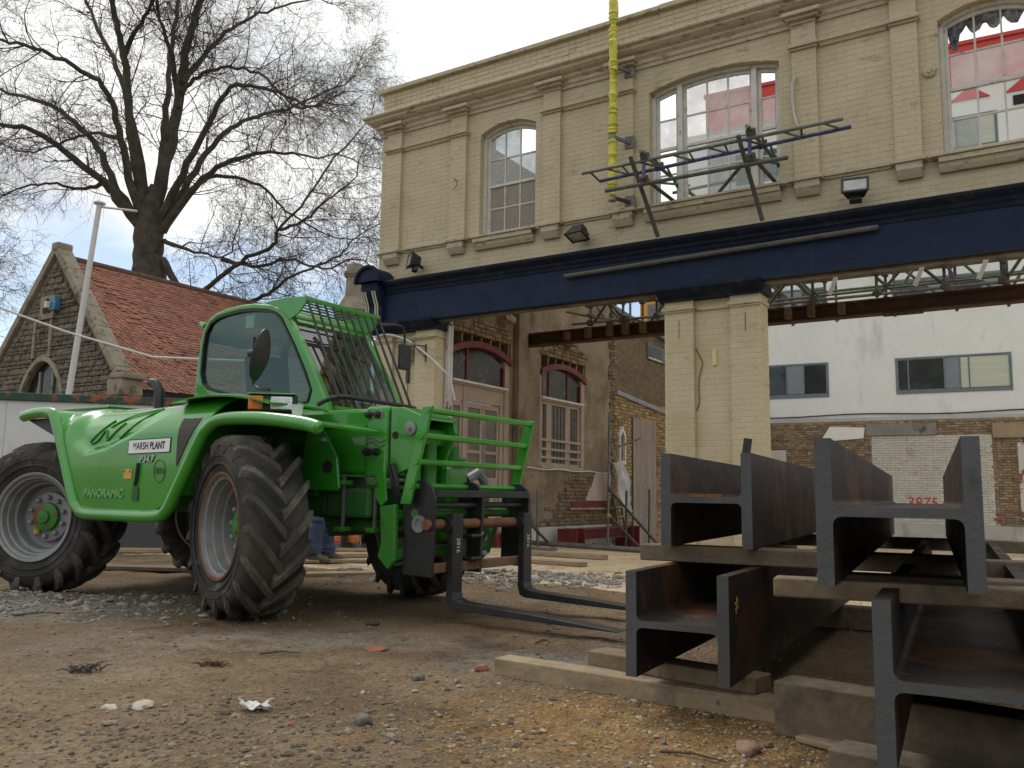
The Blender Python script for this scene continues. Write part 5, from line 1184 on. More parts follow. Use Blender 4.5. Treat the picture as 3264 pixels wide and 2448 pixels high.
# load guard
gd = MB()
LGt, LGb = 2.50, 2.33
def gx_(z): return LGb + (LGt - LGb) * (z - .74) / .65
for y in (-.40, .84):
    lgp = MB()._add([(gx_(z) + dx, y + dy, z) for z in (.76 if y < 0 else .86, 1.385) for dx, dy in ((-.04, -.012), (.04, -.012), (.04, .012), (-.04, .012))], [(0, 1, 2, 3), (7, 6, 5, 4), (0, 4, 5, 1), (1, 5, 6, 2), (2, 6, 7, 3), (3, 7, 4, 0)])
    if y < 0: guard = lgp.build('load_guard', green, TH, bevel=.005)
    else: lgp.build('guard_post', green, guard, bevel=.005)
for z in (1.36, 1.195, 1.03, .875): MB().tube([(gx_(z) + .01, -.42, z), (gx_(z) + .01, .86, z)], .021, 10).build('guard_rail', green, guard, smooth=True)

# --- cab
def off(poly, d):
    """inset a convex-ish loop by d"""
    n = len(poly); c = Vector((sum(p[0] for p in poly) / n, sum(p[1] for p in poly) / n)); o = []
    for i in range(n):
        a = Vector(poly[i - 1]); b = Vector(poly[i]); e = Vector(poly[(i + 1) % n])
        t = ((b - a).normalized() + (e - b).normalized()).normalized(); nn = Vector((-t.y, t.x))
        if nn.dot(c - b) < 0: nn = -nn
        o.append(tuple(b + nn * d))
    return o
CO = [(-.50, 1.42), (-.50, 1.66), (-.485, 1.90), (-.455, 2.14), (-.42, 2.25), (-.36, 2.325), (-.26, 2.37), (-.15, 2.39), (.05, 2.405), (.22, 2.40), (.40, 2.37), (.53, 2.325), (.61, 2.27), (.67, 2.20), (.80, 2.02), (.95, 1.79), (1.10, 1.54), (1.15, 1.42), (.60, 1.40), (.0, 1.40)]
CI = [(-.33, 1.70), (-.40, 1.745), (-.435, 1.84), (-.425, 2.08), (-.40, 2.20), (-.34, 2.285), (-.25, 2.325), (-.15, 2.342), (.04, 2.357), (.20, 2.35), (.38, 2.325), (.50, 2.285), (.565, 2.235), (.61, 2.17), (.73, 2.0), (.87, 1.77), (.94, 1.63), (.91, 1.53), (.68, 1.49), (.10, 1.60)]
CYR, CYL = .10, 1.02
cb = MB().ring(CO, CI, 1, CYR - .02, CYR + .05).ring(CO, CI, 1, CYL - .05, CYL + .02).build('cab', green, TH, bevel=.015, seg=3); cb['label'] = 'green framed cab with tinted glass and black guard bars'
seal = off(CI, .018)
MB().ring(CI, seal, 1, CYR - .025, CYR + .02).ring(CI, seal, 1, CYL - .02, CYL + .025).build('window_seal', bplast, cb)
MB().prism(seal, 1, CYR - .006, CYR).build('side_window', cabglass, cb); MB().prism(seal, 1, CYL, CYL + .006).build('door_window', cabglass, cb)
rf = CO[3:15]
MB().sheet([[(x, y, z - .006) for x, z in CO[3:14]] for y in (CYR + .051, .5, CYL - .051)], .02).build('roof', green, cb, smooth=True)
wsl = [CO[13], CO[16]]
MB()._add([(.64, CYR + .05, 2.24), (.64, CYL - .05, 2.24), (1.115, CYL - .05, 1.50), (1.115, CYR + .05, 1.50)], [(0, 1, 2, 3)]).build('windscreen', glass('windscreen_glass', (.40, .47, .44), .08, fres=.2), cb)
MB()._add([(-.49, CYR + .05, 1.62), (-.49, CYL - .05, 1.62), (-.43, CYL - .05, 2.24), (-.43, CYR + .05, 2.24)], [(0, 1, 2, 3)]).build('rear_window', cabglass, cb)
MB().box(-.50, 1.16, CYR + .0, CYL + .02, .70, 1.43).build('lower_body', green_dark, cb, bevel=.03)
MB().tube([(.63, CYR + .05, 2.25), (.63, CYL - .05, 2.25)], .03, 8).tube([(-.44, CYR + .05, 2.25), (-.44, CYL - .05, 2.25)], .03, 8).tube([(1.13, CYR + .05, 1.47), (1.13, CYL - .05, 1.47)], .03, 8).tube([(-.5, CYR + .05, 1.6), (-.5, CYL - .05, 1.6)], .03, 8).build('cross_frame', green, cb, smooth=True)
seat = M('seat_fabric', [(.02, .02, .02), (.035, .034, .033)], .9, nscale=4)
MB().box(-.12, .36, .36, .82, 1.42, 1.52).box(-.20, -.08, .36, .82, 1.50, 2.05, R=Matrix.Rotation(-.15, 3, 'Y')).build('seat', seat, cb, bevel=.05)
MB().tube([(.58 + .12 * cos(a) * .5, .58 + .17 * sin(a), 1.72 - .12 * cos(a)) for a in np.linspace(0, 2 * pi, 25)], .014, 6, cap=False).tube([(.58, .58, 1.72), (.80, .58, 1.42)], .035, 8).build('steering_wheel', bplast, cb, smooth=True)
MB().box(.62, 1.05, .16, .96, 1.43, 1.52).box(.30, .62, .13, .22, 1.43, 1.62).build('dashboard', bplast, cb, bevel=.02)
MB().box(.10, .20, CYR + .002, CYR + .006, 2.20, 2.31).build('window_sticker', M('pale_film', [(.35, .55, .50)], .4), cb)
MB().box(.575, .60, .18, .94, 2.12, 2.20).build('sun_blind', bplast, cb)
MB().tube([(1.10, .52, 1.53), (.94, .46, 1.79)], .010, 6).tube([(.945, .462, 1.80), (.74, .28, 2.10)], .008, 6).tube([(.98, .50, 1.74), (.80, .33, 2.02)], .005, 5).build('wiper', bplast, cb)
lettering('HXIM 85', .09, M('faded_film', [(.30, .36, .34)], .4, bump=0), cb, (1.075, .60, 1.575), (0, 1, 0), (-.54, 0, .84))
# visor, roof guard and front bars
vis = MB().sheet([[(x, y, z) for y in (.06, .3, .6, .93)] for x, z in ((.36, 2.375), (.60, 2.395), (.86, 2.37))], .012)
for y in (.055, .925): vis.prism([(.36, 2.385), (.87, 2.382), (.86, 2.33), (.78, 2.25), (.68, 2.21), (.62, 2.27), (.50, 2.345)], 1, y, y + .012)
vo = MB(); 
for y in (.055, .925): vo.prism([(.36, 2.385), (.62, 2.40), (.87, 2.382), (.86, 2.33), (.78, 2.25), (.68, 2.21), (.62, 2.27), (.50, 2.345)], 1, y, y + .014)
vo.box(.84, .87, .07, .925, 2.345, 2.378); vis = vo.build('visor', green, TH, bevel=.004)
for i in range(6): x = .42 + i * .082; MB().tube([(x, .07, 2.385), (x, .925, 2.385)], .0075, 6).build('roof_bar', green_dark, vis, smooth=True)
MB().tube([(-.44, .10, 2.27), (-.50, .10, 2.30), (-.50, .98, 2.30)], .02, 6).build('rear_roof_lip', green, vis)
for i in range(10):
    f = i / 9; MB().tube([(.865, .075 + .845 * f, 2.345), (1.31, .01 + .85 * f, 1.545 + .0 * f)], .0105, 8).build('guard_bar', bplast, vis, smooth=True)
bow = [Vector(p) for p in ((1.16, -.06, 1.485), (1.22, -.03, 1.52), (1.29, .02, 1.545), (1.33, .12, 1.55), (1.33, .50, 1.545), (1.33, .82, 1.54), (1.33, .885, 1.53), (1.31, .90, 1.50), (1.28, .90, 1.47))]
bp_, _ = smooth_path(bow, [0] * len(bow), 4, random, 0.)
MB().tube(bp_, .018, 8).build('guard_bow', bplast, vis, smooth=True)
# mirrors
mi = MB().tube([(1.30, -.66, 1.525), (1.16, -.64, 1.545), (1.10, -.63, 1.575), (1.085, -.63, 1.64), (1.085, -.63, 1.92)], .013, 8).build('mirror', bplast, TH, smooth=True); mi['label'] = 'round black mirror on its arm by the hood'
mrows = []
for i in range(9):
    a = i / 8; r = sin(a * pi / 2); mrows.append((.045 * (1 - r * r), .155 * r + .001))
mm_ = MB().lathe(mrows + [(-.01, .155), (-.012, .001)], (0, 0, 0), (1, 0, 0), 28)
S_ = Matrix.Rotation(rad(27), 4, 'Z') @ Matrix.Rotation(rad(12), 4, 'Y') @ Matrix.Diagonal((1.15, .82, 1.22, 1))
mm_.v = [tuple(Vector((1.195, -.66, 1.775)) + (S_ @ Vector(p))) for p in mm_.v]; mm_.build('mirror_head', bplast, mi, smooth=True)
MB().lathe([(-.055, .03), (.05, .03)], (1.12, -.645, 1.80), (1, -.1, 0), 12, cap=True).build('mirror_joint', bplast, mi, smooth=True)
mi2 = MB().tube([(.86, .93, 2.30), (.90, 1.12, 2.33), (.91, 1.20, 2.32), (.91, 1.225, 2.27), (.91, 1.225, 2.08)], .011, 8).build('mirror', bplast, TH, smooth=True); mi2['label'] = 'rectangular black mirror hung from the far side of the visor'
MB().box(.895, .935, 1.145, 1.305, 1.93, 2.17).build('mirror_head', bplast, mi2, bevel=.03, seg=3)
# front lamp unit on the fender
LC, LR_ = Vector((1.50, -.80, 1.405)), Matrix.Rotation(rad(40), 3, 'Z')          # unit turned outwards; its own x is along the lenses
def lmp(mb): mb.v = [tuple(LC + LR_ @ Vector((p[0], p[1], p[2]))) for p in mb.v]; return mb
lm_ = lmp(MB().box(-.15, .15, -.05, .13, -.055, .055)).build('lamp_unit', bplast, TH, bevel=.008); lm_['label'] = 'black lamp unit with amber indicator on the front fender'
lmp(MB().box(-.155, .155, -.07, .13, .057, .066)).build('lamp_lid', green, lm_, bevel=.003)
lmp(MB().box(-.148, -.052, -.066, -.051, -.045, .047)).build('indicator', amber, lm_, bevel=.008)
lmp(MB().box(-.005, .135, -.062, -.051, -.042, .044)).build('headlight', clearlens, lm_, bevel=.008)
cup = thing('paper_cup', 'small white paper cup standing behind the lamp on the green fender', 'cup', (1.80, -.86, 1.292), 'tele')
MB().lathe([(0, .028), (.085, .038), (.088, .040), (.085, .036), (.006, .026), (.006, .001)], (1.80, -.86, 1.292), (0, 0, 1), 20).build('cup_body', M('white_paper', [(.72, .72, .70)], .6, bump=0), cup, smooth=True, angle=40)
# ------------------------------------------------------------------ steel beams stacked on timbers
steel = M('mill_scale_steel', [(.011, .0085, .0072), (.019, .0145, .012), (.029, .021, .016)], .62, metal=.0, spec=.35, nscale=2.2, fine=.3, fscale=16, bump=.12, bscale=25,
          spots=[((.12, .050, .017), 1.9, .50, .68), ((.085, .038, .016), 7, .55, .72), ((.095, .088, .08), 3.5, .62, .8, (1, 1, .3)), ((.20, .085, .02), 16, .66, .72)])
cutsteel = M('sawn_steel_end', [(.058, .058, .060), (.085, .085, .087)], .55, metal=.1, nscale=3, fine=.3, fscale=30, bump=.15, bscale=60, spots=[((.03, .028, .026), 4, .60, .72)])
pine = M('pine_timber', [(.23, .165, .095), (.33, .25, .15), (.19, .135, .08)], .8, nscale=2.5, fine=.35, fscale=30, bump=.3, bscale=40, stretch=(1, 1, 4), spots=[((.16, .12, .08), 4, .58, .75), ((.10, .08, .06), 9, .68, .76)])
oldtimber = M('grey_timber', [(.11, .082, .052), (.165, .125, .08), (.085, .062, .04)], .85, nscale=3, fine=.4, fscale=30, bump=.4, bscale=40, spots=[((.07, .055, .04), 5, .58, .75)])
def beam(name, label, loc, az, length, zb, B_=.395, D_=.40, tf=.043, tw=.026):
    FRAMES[label] = (Vector((loc[0], loc[1], 0)), -rad(az))
    t = thing('steel_beam', label, 'steel beam', (D_ / 2, 0, zb), label, 'steel column sections stacked on timbers')
    def sect():
        r = .022; zc = zb + B_ / 2; o = [(0, zb), (tf, zb)]
        o += [(tf + r - r * cos(a), zc - tw / 2 - r + r * sin(a)) for a in (0, pi / 6, pi / 3, pi / 2)]
        o += [(D_ - tf - r + r * sin(a), zc - tw / 2 - r + r * cos(a)) for a in (0, pi / 6, pi / 3, pi / 2)]
        o += [(D_ - tf, zb), (D_, zb), (D_, zb + B_), (D_ - tf, zb + B_)]
        o += [(D_ - tf - r + r * cos(a), zc + tw / 2 + r - r * sin(a)) for a in (0, pi / 6, pi / 3, pi / 2)]
        o += [(tf + r - r * sin(a), zc + tw / 2 + r - r * cos(a)) for a in (0, pi / 6, pi / 3, pi / 2)]
        return o + [(tf, zb + B_), (0, zb + B_)]
    S = sect(); n = len(S); mb = MB(); vs = [(x, y, z) for y in (0.002, length) for x, z in S]
    mb._add(vs, [(i, (i + 1) % n, n + (i + 1) % n, n + i) for i in range(n)] + [tuple(range(n, 2 * n))]); mb.build('section', steel, t, smooth=True, angle=50)
    MB().prism(S, 1, -.0, .0019).build('cut_end', cutsteel, t)
    return t
b1 = beam('ll', 'rusty steel beam lying lowest on the left, yellow mark on its side', (.452, 3.43), 28.5, 3.3, .148, D_=.40)
b2 = beam('ul', 'steel beam on the upper left of the stack, small upright stub on its flange', (.650, 3.77), 26.0, 4.0, .622, D_=.385)
b3 = beam('ur', 'big steel beam on the upper right, its end closest to the viewer', (.826, 2.365), 25.8, 4.1, .60, D_=.40)
b4 = beam('lr', 'dark steel beam at the lower right corner below the biggest one', (.888, 2.17), 27.0, 4.2, .19, D_=.40)
MB().box(.345, .375, .04, .07, 1.018, 1.08, R=Matrix.Rotation(.15, 3, 'Y')).build('stub', steel, b2)
MB().box(.12, .26, .01, .05, .833, .845).build('rust_flake', rust, b2)
MB().bar((.404, .09, .40), (.404, .11, .46), .010, .002, up=(1, 0, 0)).bar((.404, .08, .44), (.404, .125, .42), .010, .002, up=(1, 0, 0)).bar((.404, .085, .41), (.404, .12, .45), .008, .002, up=(1, 0, 0)).build('crayon_mark', tube_yellow, b1)
bearer = M('bearer_timber', [(.15, .11, .065), (.22, .165, .10), (.12, .085, .05)], .85, nscale=2.5, fine=.4, fscale=30, bump=.35, bscale=40, spots=[((.06, .045, .03), 4, .55, .72), ((.04, .03, .022), 9, .64, .74)])
def timber(label, a, b, w, h, z=0., mat=None, cat_='timber', group='timbers under the beams', name='timber'):
    a = Vector((a[0], a[1], 0)); b = Vector((b[0], b[1], 0)); c = (a + b) / 2
    za = z if isinstance(z, (int, float)) else z[0]; zb_ = z if isinstance(z, (int, float)) else z[1]
    mb = MB().bar((a.x, a.y, za + h / 2), (b.x, b.y, zb_ + h / 2), w, h)
    return solo(mb, name, mat or pine, label, cat_, (c.x, c.y, min(za, zb_)), group=group, bevel=.006)
timber('long pale timber on the ground under the lower left beam', (-.03, 4.16), (1.06, 3.36), .12, .085)
timber('short thick timber block between the long timber and the lower left beam', (.40, 4.02), (.99, 3.47), .14, .063, .086, bearer)
timber('flat grey board lying behind the long pale timber', (.30, 4.32), (.80, 3.95), .13, .03, 0, oldtimber)
timber('wide dark timber under the lower right beam', (1.0, 3.26), (2.05, 2.35), .16, .185, 0, oldtimber)
timber('thin pale board lying flat beside the wide dark timber', (1.03, 3.14), (1.25, 2.86), .10, .022)
timber('weathered timber at the bottom right edge of the view', (1.02, 2.80), (1.9, 2.05), .15, .08, 0, oldtimber)
timber('pale timber carrying the front of the big upper right beam', (.80, 2.66), (2.0, 2.16), .10, .055, .543, bearer)
timber('second timber lying behind, on the bearer of the big beam', (1.0, 2.86), (2.2, 2.36), .12, .055, .543, oldtimber)
timber('brown timber under the front of the upper left beam', (.62, 4.02), (1.75, 3.42), .15, .070, .548, oldtimber)
timber('timber end jutting out right of the big beam', (1.6, 3.7), (2.7, 3.22), .12, .072, .525, oldtimber)
timber('dark timber bearer at the far end of the beams', (1.7, 6.0), (3.3, 5.2), .15, .072, .525, oldtimber)
timber('ground timber under the far end of the lower left beam', (1.7, 6.1), (3.1, 5.3), .15, .14, 0, oldtimber)
# small stack of battens seen between the beams
for i in range(4): timber('red-brown batten %s of the small stack seen between the beams' % ('first', 'second', 'third', 'fourth')[i], (5.2 + i * .13, 10.0), (5.45 + i * .13, 11.5), .07, .10, .0, M('red_batten', [(.32, .17, .11), (.42, .26, .17)], .8, nscale=6), group='battens behind the beams', name='batten')

# ------------------------------------------------------------------ loose boards on the floor behind
def board(label, a, b, w, h=.04, z=.0, mat=None, dz=0.):
    za = ground_z(*a, False); zb_ = ground_z(*b, False)
    return timber(label, a, b, w, h, (za + z + .005, zb_ + z + .005 + dz), mat, 'board', 'loose boards on the floor', 'board')
board('pale board nearest the far front wheel, lying across', (-2.35, 8.5), (-.75, 9.15), .22)
board('pale board under the boots of the worker in jeans', (-2.6, 10.25), (-1.2, 10.75), .20, .035)
board('narrow orange-edged board behind the jeans worker', (-2.5, 11.1), (-1.3, 11.6), .12, .05)
board('board under the feet of the worker in orange trousers', (-2.9, 12.35), (-1.5, 12.6), .2, .04)
board('long pale board right of the pallet forks', (.20, 10.85), (.88, 10.35), .15, .05)
board('two-tone board further back right of the forks', (.25, 12.3), (1.25, 11.55), .18, .06)
board('short brown board lying on the two-tone board', (.15, 12.55), (.62, 12.15), .14, .04, .065, oldtimber)
board('dark board between the rear wheels', (-4.5, 9.2), (-2.9, 9.05), .25, .04, 0, oldtimber)
board('pale plank behind the rear wheels by the hoarding', (-5.9, 11.5), (-4.2, 11.75), .25, .05)

# ------------------------------------------------------------------ rusty joist across the site
rusty = M('rusty_joist', [(.035, .018, .012), (.06, .03, .019), (.08, .042, .026)], .85, nscale=4, fine=.4, bump=.4, bscale=25, spots=[((.16, .085, .05), 4, .64, .75)])
RJ = thing('rusted_joist', 'long rusted steel joist spanning above the floor behind the pier', 'steel joist', (6, 2.75, 3.6), 'facade')
S_ = [(2.65, 3.60), (2.85, 3.60), (2.85, 3.625), (2.765, 3.635), (2.765, 3.805), (2.85, 3.815), (2.85, 3.84), (2.65, 3.84), (2.65, 3.815), (2.735, 3.805), (2.735, 3.635), (2.65, 3.625)]
MB().prism(S_, 0, 1.26, 12).build('joist', rusty, RJ)
for u_ in (2.2, 2.62, 3.05, 3.35, 3.68, 5.75, 6.15, 6.50, 6.95): MB().box(u_, u_ + .10, 2.50, 2.64, 3.63, 3.63 + random.uniform(.14, .25)).build('cut_joist_stub', M('stub_wood', [(.06, .033, .02), (.12, .07, .04)], .85, nscale=8, bump=.4), RJ, bevel=.01)
MB().box(7.55, 8.1, 2.63, 2.87, 3.585, 3.599).build('splice_plate', rusty, RJ)
for u_ in np.arange(7.58, 8.1, .1): MB().lathe([(0, .022), (-.02, .018), (-.02, .001)], (u_, 2.70, 3.585), (0, 0, 1), 8).build('rivet', rusty, RJ)

# ------------------------------------------------------------------ scaffolding behind, over the joist
SF = thing('tube_scaffold', 'braced tube scaffold spanning above the rusted joist', 'scaffold', (7, 3, 3.85), 'facade')
rs_ = random.Random(12)
def sct(a, b, mat=None, parent=None, r=.024): return MB().tube([a, b], r, 7).build('tube', mat or steel_tube, parent or SF, smooth=True)
for (w_, z, u0, u1) in ((2.60, 3.90, 2.35, 12), (2.60, 4.22, 2.4, 12), (2.60, 4.62, 2.6, 12), (3.45, 3.98, 2.3, 12), (3.45, 4.40, 2.7, 12), (3.45, 4.85, 2.7, 12), (4.3, 4.05, 3, 12), (4.3, 4.6, 3, 12), (3.0, 4.05, 5.9, 12), (3.9, 4.30, 6.1, 12)):
    sct((u0 + rs_.uniform(-.2, .2), w_, z + rs_.uniform(-.03, .03)), (u1, w_ + rs_.uniform(-.05, .05), z + rs_.uniform(-.04, .04)), rs_.choice([steel_tube, steel_tube, tube_dark, tube_green]))
u_ = 2.7
while u_ < 12:
    for w_ in (2.62, 3.47, 4.32):
        sct((u_, w_, 3.86), (u_, w_, 5.0 + rs_.uniform(-.1, .2)), rs_.choice([steel_tube, tube_dark, tube_blue]))
        if rs_.random() < .8: sct((u_ + .03, w_ + .05, 3.9), (u_ + rs_.uniform(.5, .9) * rs_.choice((1, 1, -1)), w_ + .05, 4.7), rs_.choice([steel_tube, tube_dark, tube_green, steel_tube]))
    sct((u_ + .05, 2.4, 4.0 + rs_.uniform(-.05, .3)), (u_ + .05, 4.6, 4.0 + rs_.uniform(-.05, .3)), tube_dark)
    for w_, z in ((2.60, 3.9), (2.60, 4.22), (3.45, 3.98), (3.45, 4.4)): MB().box(u_ - .05, u_ + .05, w_ - .05, w_ + .04, z - .05, z + .05, R=Matrix.Rotation(rs_.uniform(0, 1), 3, 'Y')).build('coupler', tube_dark, SF, bevel=.012)
    u_ += rs_.uniform(.62, .95)
for (u_, w_) in ((8.1, 2.5), (8.92, 2.5), (6.9, 2.5)): MB().tube([(u_ - .06, w_, 3.93), (u_ + .05, w_, 4.2)], .032, 8).build('white_sleeve', pw, SF, smooth=True)
sct((2.28, 2.55, 4.14), (2.85, 2.55, 3.97)); MB().lathe([(0, .03), (-.04, .03), (-.045, .001)], (2.28, 2.55, 4.14), (1, 0, -.3), 10).build('yellow_cap', tube_yellow, SF)

# ------------------------------------------------------------------ scaffold lattice in front of the middle window
LF = thing('scaffold_truss', 'tube and lattice beam scaffold jutting out of the middle upper window', 'scaffold', (6, -.6, 4.9), 'facade')
ta, tb = Vector((4.31, -.80, 5.255)), Vector((7.75, -.80, 5.265)); ba, bb = Vector((4.50, -.64, 5.16)), Vector((7.81, -.64, 5.215))
MB().tube([ta, tb], .026, 8).build('top_chord', steel_tube, LF, smooth=True); MB().tube([ba, bb], .026, 8).build('bottom_chord', tube_blue, LF, smooth=True)
for i in range(14):
    f0 = (i + .5) / 14.5; f1 = f0 + (.035 if i % 2 else -.035)
    MB().tube([ta.lerp(tb, f0), ba.lerp(bb, max(0, min(1, f1)))], .014, 6).build('lacing', tube_green if i % 3 else tube_dark, LF, smooth=True)
MB().tube([(4.69, -.85, 4.92), (7.12, -.85, 4.90)], .028, 8).build('tube', tube_dark, LF, smooth=True)
for (tu, bu) in (((5.06, -.86, 5.33), (5.20, -.26, 4.36)), ((6.52, -.86, 5.31), (6.63, -.26, 4.36))): MB().tube([tu, bu], .030, 8).build('raking_tube', tube_dark, LF, smooth=True)
for u_, z in ((5.24, 4.98), (6.66, 5.00)):
    MB().tube([(u_, -.95, z + .36), (u_ + .02, 2.2, z + .33)], .026, 8).build('tube', steel_tube, LF, smooth=True)
    MB().tube([(u_ + .03, -.95, z), (u_ + .05, 2.2, z - .02)], .026, 8).build('tube', tube_dark, LF, smooth=True)
    MB().tube([(u_ - .02, -.78, z - .05), (u_ - .02, -.78, z + .42)], .024, 8).build('standard', tube_blue, LF, smooth=True)
    MB().tube([(u_ + .06, -.70, z), (u_ + .10, .6, z + .36)], .018, 6).tube([(u_ + .08, .6, z), (u_ + .08, -.2, z + .36)], .018, 6).build('lacing', tube_green, LF, smooth=True)
    for w_, zz in ((-.83, z), (-.80, z + .33), (-.3, z + .36), (.55, z)): MB().box(u_ - .05, u_ + .06, w_ - .05, w_ + .05, zz - .055, zz + .055, R=Matrix.Rotation(.5, 3, 'X')).build('coupler', tube_dark, LF, bevel=.015)
MB().tube([(6.55, -.82, 4.93), (5.95, .10, 4.98)], .024, 8).build('diagonal_tube', tube_dark, LF, smooth=True)
MB().tube([(5.05, .8, 5.02), (6.9, .8, 5.12)], .024, 8).tube([(5.0, .8, 5.35), (6.9, .8, 5.40)], .024, 8).build('inner_tube', tube_green, LF, smooth=True)

# ------------------------------------------------------------------ fittings on the front
yl = M('yellow_wrap', [(.42, .38, .035), (.55, .50, .06), (.60, .55, .09)], .55, nscale=9, fine=.25, fscale=25, bump=.5, bscale=26, bdist=.02)
YP = thing('wrapped_pole', 'vertical pole wrapped in yellow sheeting on three wall brackets', 'pole', (4.56, -.35, 4.95), 'facade')
ry = random.Random(2); z = 4.97; pts = []; rr = []
while z < 9.4:
    pts.append((4.55 + (z - 5) * .008 + ry.uniform(-.006, .006), -.35 + ry.uniform(-.006, .006), z)); rr.append(.062 + ry.uniform(-.016, .013) - (.016 if any(abs(z - q) < .05 for q in (5.05, 5.9, 6.8, 7.6)) else 0)); z += .018 if any(abs(z - q) < .16 for q in (5.05, 5.9, 6.3, 6.8, 7.6)) else .05
MB().tube(pts, rr, 12).build('wrapping', yl, YP, smooth=True, angle=25)
for z in (5.01, 5.90, 6.98):
    MB().box(4.62, 4.78, -.085, -.062, z - .10, z + .08).build('wall_plate', steel_tube, YP, bevel=.004)
    MB().bar((4.70, -.08, z - .02), (4.57, -.35, z - .01), .035, .05).build('bracket_arm', rusty if z < 5.5 else steel_tube, YP, bevel=.004)
    MB().lathe([(-.04, .055), (.03, .055)], (4.555, -.35, z - .02), (0, 0, 1), 12, cap=True).build('collar', steel_tube, YP)
def flood(u_, z, yaw, tilt, label):
    t = thing('floodlight', label, 'floodlight', (u_, -.01, z), 'facade', 'floodlights along the front')
    Rm = Matrix.Rotation(rad(yaw), 3, 'Z') @ Matrix.Rotation(rad(tilt), 3, 'X'); c = Vector((u_, -.24, z))
    def tr(mb): mb.v = [tuple(c + Rm @ Vector(p)) for p in mb.v]; return mb
    def frus(x, z0, z1, y0, k):
        return [(-x, y0, z0), (x, y0, z0), (x, y0, z1), (-x, y0, z1)], [(-x * k, .10, z0 * .55), (x * k, .10, z0 * .55), (x * k, .10, z1 * .55), (-x * k, .10, z1 * .55)]
    a, b = frus(.15, -.11, .11, -.06, .62)
    tr(MB()._add(a + b, [(0, 1, 2, 3), (7, 6, 5, 4), (0, 4, 5, 1), (1, 5, 6, 2), (2, 6, 7, 3), (3, 7, 4, 0)])).build('housing', black_metal, t, bevel=.008)
    tr(MB().ring([(-.16, -.12), (.16, -.12), (.16, .12), (-.16, .12)], [(-.13, -.09), (.13, -.09), (.13, .09), (-.13, .09)], 1, -.085, -.061)).build('bezel', black_metal, t, bevel=.005)
    tr(MB().box(-.13, .13, -.075, -.068, -.09, .09)).build('glass', M('flood_glass', [(.30, .31, .30), (.42, .43, .42)], .15, nscale=8, bump=0), t)
    tr(MB().box(-.07, .07, .0, .08, -.17, -.085)).build('gear_box', black_metal, t, bevel=.006)
    MB().bar((u_, -.012, z - .06), (u_, -.20, z - .02), .05, .025).build('bracket', black_metal, t)
    return t
flood(.92, 4.60, -38, -8, 'floodlight at the left end above the console, its glass turned left')
flood(3.95, 4.62, -10, 68, 'dark floodlight tilted down between left and middle windows')
flood(7.76, 4.58, 8, -28, 'floodlight tilted up right of the middle window')
solo(MB().tube([(3.72, -.215, 4.0), (8.0, -.215, 4.075)], .032, 10), 'fascia_pipe', tube_dark, 'long dark pipe fixed along the navy fascia', 'pipe', (5.8, -.2, 4.0), 'facade', smooth=True)
solo(MB().tube([(7.06, -.10, 6.28), (7.02, -.12, 6.16), (7.01, -.11, 5.98), (7.02, -.10, 5.80), (7.05, -.11, 5.64), (7.10, -.13, 5.52), (7.16, -.15, 5.44)], .042, 8, flat=.35), 'loose_trim', white_wood, 'curled strip of white trim hanging off a pilaster right of the middle window', 'trim', (7.05, -.1, 5.9), 'facade', smooth=True)
solo(MB().lathe([(0, .075), (-.02, .075), (-.035, .06), (-.04, .03), (-.06, .03), (-.06, .001)], (8.61, -.008, 5.97), (0, 1, 0), 20), 'round_wall_fitting', cream_trim, 'round cream fitting on the wall left of the right window', 'wall fitting', (8.61, 0, 5.97), 'facade', smooth=True)
solo(MB().tube([(-.06, -.06, 3.44), (.18, -.09, 3.47), (.40, -.10, 3.44), (.62, -.10, 3.37), (.82, -.09, 3.27), (1.02, -.07, 3.13), (1.22, -.05, 2.97), (1.38, -.02, 2.82), (1.46, .1, 2.70), (1.46, .18, 2.5), (1.48, .22, 2.33)], .016, 8), 'white_conduit', pw, 'white conduit drooping across the left pier to the doorway', 'conduit', (.6, -.08, 3.3), 'facade', smooth=True)
vb = thing('vent_box', 'cream louvred vent box on the left pier behind the mirror', 'vent box', (.63, .06, 3.0), 'facade')
MB().box(.55, .74, -.06, .063, 2.99, 3.26).build('case', cream_trim, vb, bevel=.01)
for i in range(4): MB().box(.66, .73, -.066, -.061, 3.12 + i * .03, 3.135 + i * .03).build('louvre', cavity, vb)
wb_ = thing('wall_bracket', 'black iron sign bracket on the left pier', 'bracket', (1.0, -.01, 3.0), 'facade')
MB().box(1.03, 1.05, -.02, -.007, 2.95, 3.25).bar((1.04, -.015, 3.21), (.86, -.12, 3.23), .012, .018).bar((1.04, -.015, 3.02), (.88, -.11, 3.21), .012, .012).build('iron', black_metal, wb_)
MB().tube([(.86 + .03 * cos(a), -.12, 3.23 + .04 * sin(a)) for a in np.linspace(0, 2 * pi, 13)], .006, 5, cap=False).build('scroll', black_metal, wb_)
solo(MB().box(.60, .66, .03, .063, 2.64, 2.84).tube([(.63, .05, 2.64), (.64, .04, 2.5), (.63, .05, 2.38), (.66, .05, 2.28)], .006, 5), 'bell_push', black_metal, 'black handset with hanging lead on the left pier', 'handset', (.63, .05, 2.7), 'facade', bevel=.004)
pe = at_px(680, 268, 25); q0 = to_world('facade', (1.62, -.10, 5.90))
solo(MB().tube([q0, (q0 + pe) / 2 + Vector((0, 0, -.08)), pe], .006, 4), 'thin_wire', black_metal, 'thin wire running from the pilaster left of the first window towards the tree', 'wire', q0)
solo(MB().tube([q0, q0 + Vector((.03, -.02, -.03)), q0 + Vector((.02, -.02, -.12)), q0 + Vector((-.04, -.01, -.18))], .007, 4), 'wire_end', black_metal, 'curled wire end hanging from a nail on the second pilaster', 'wire', q0)

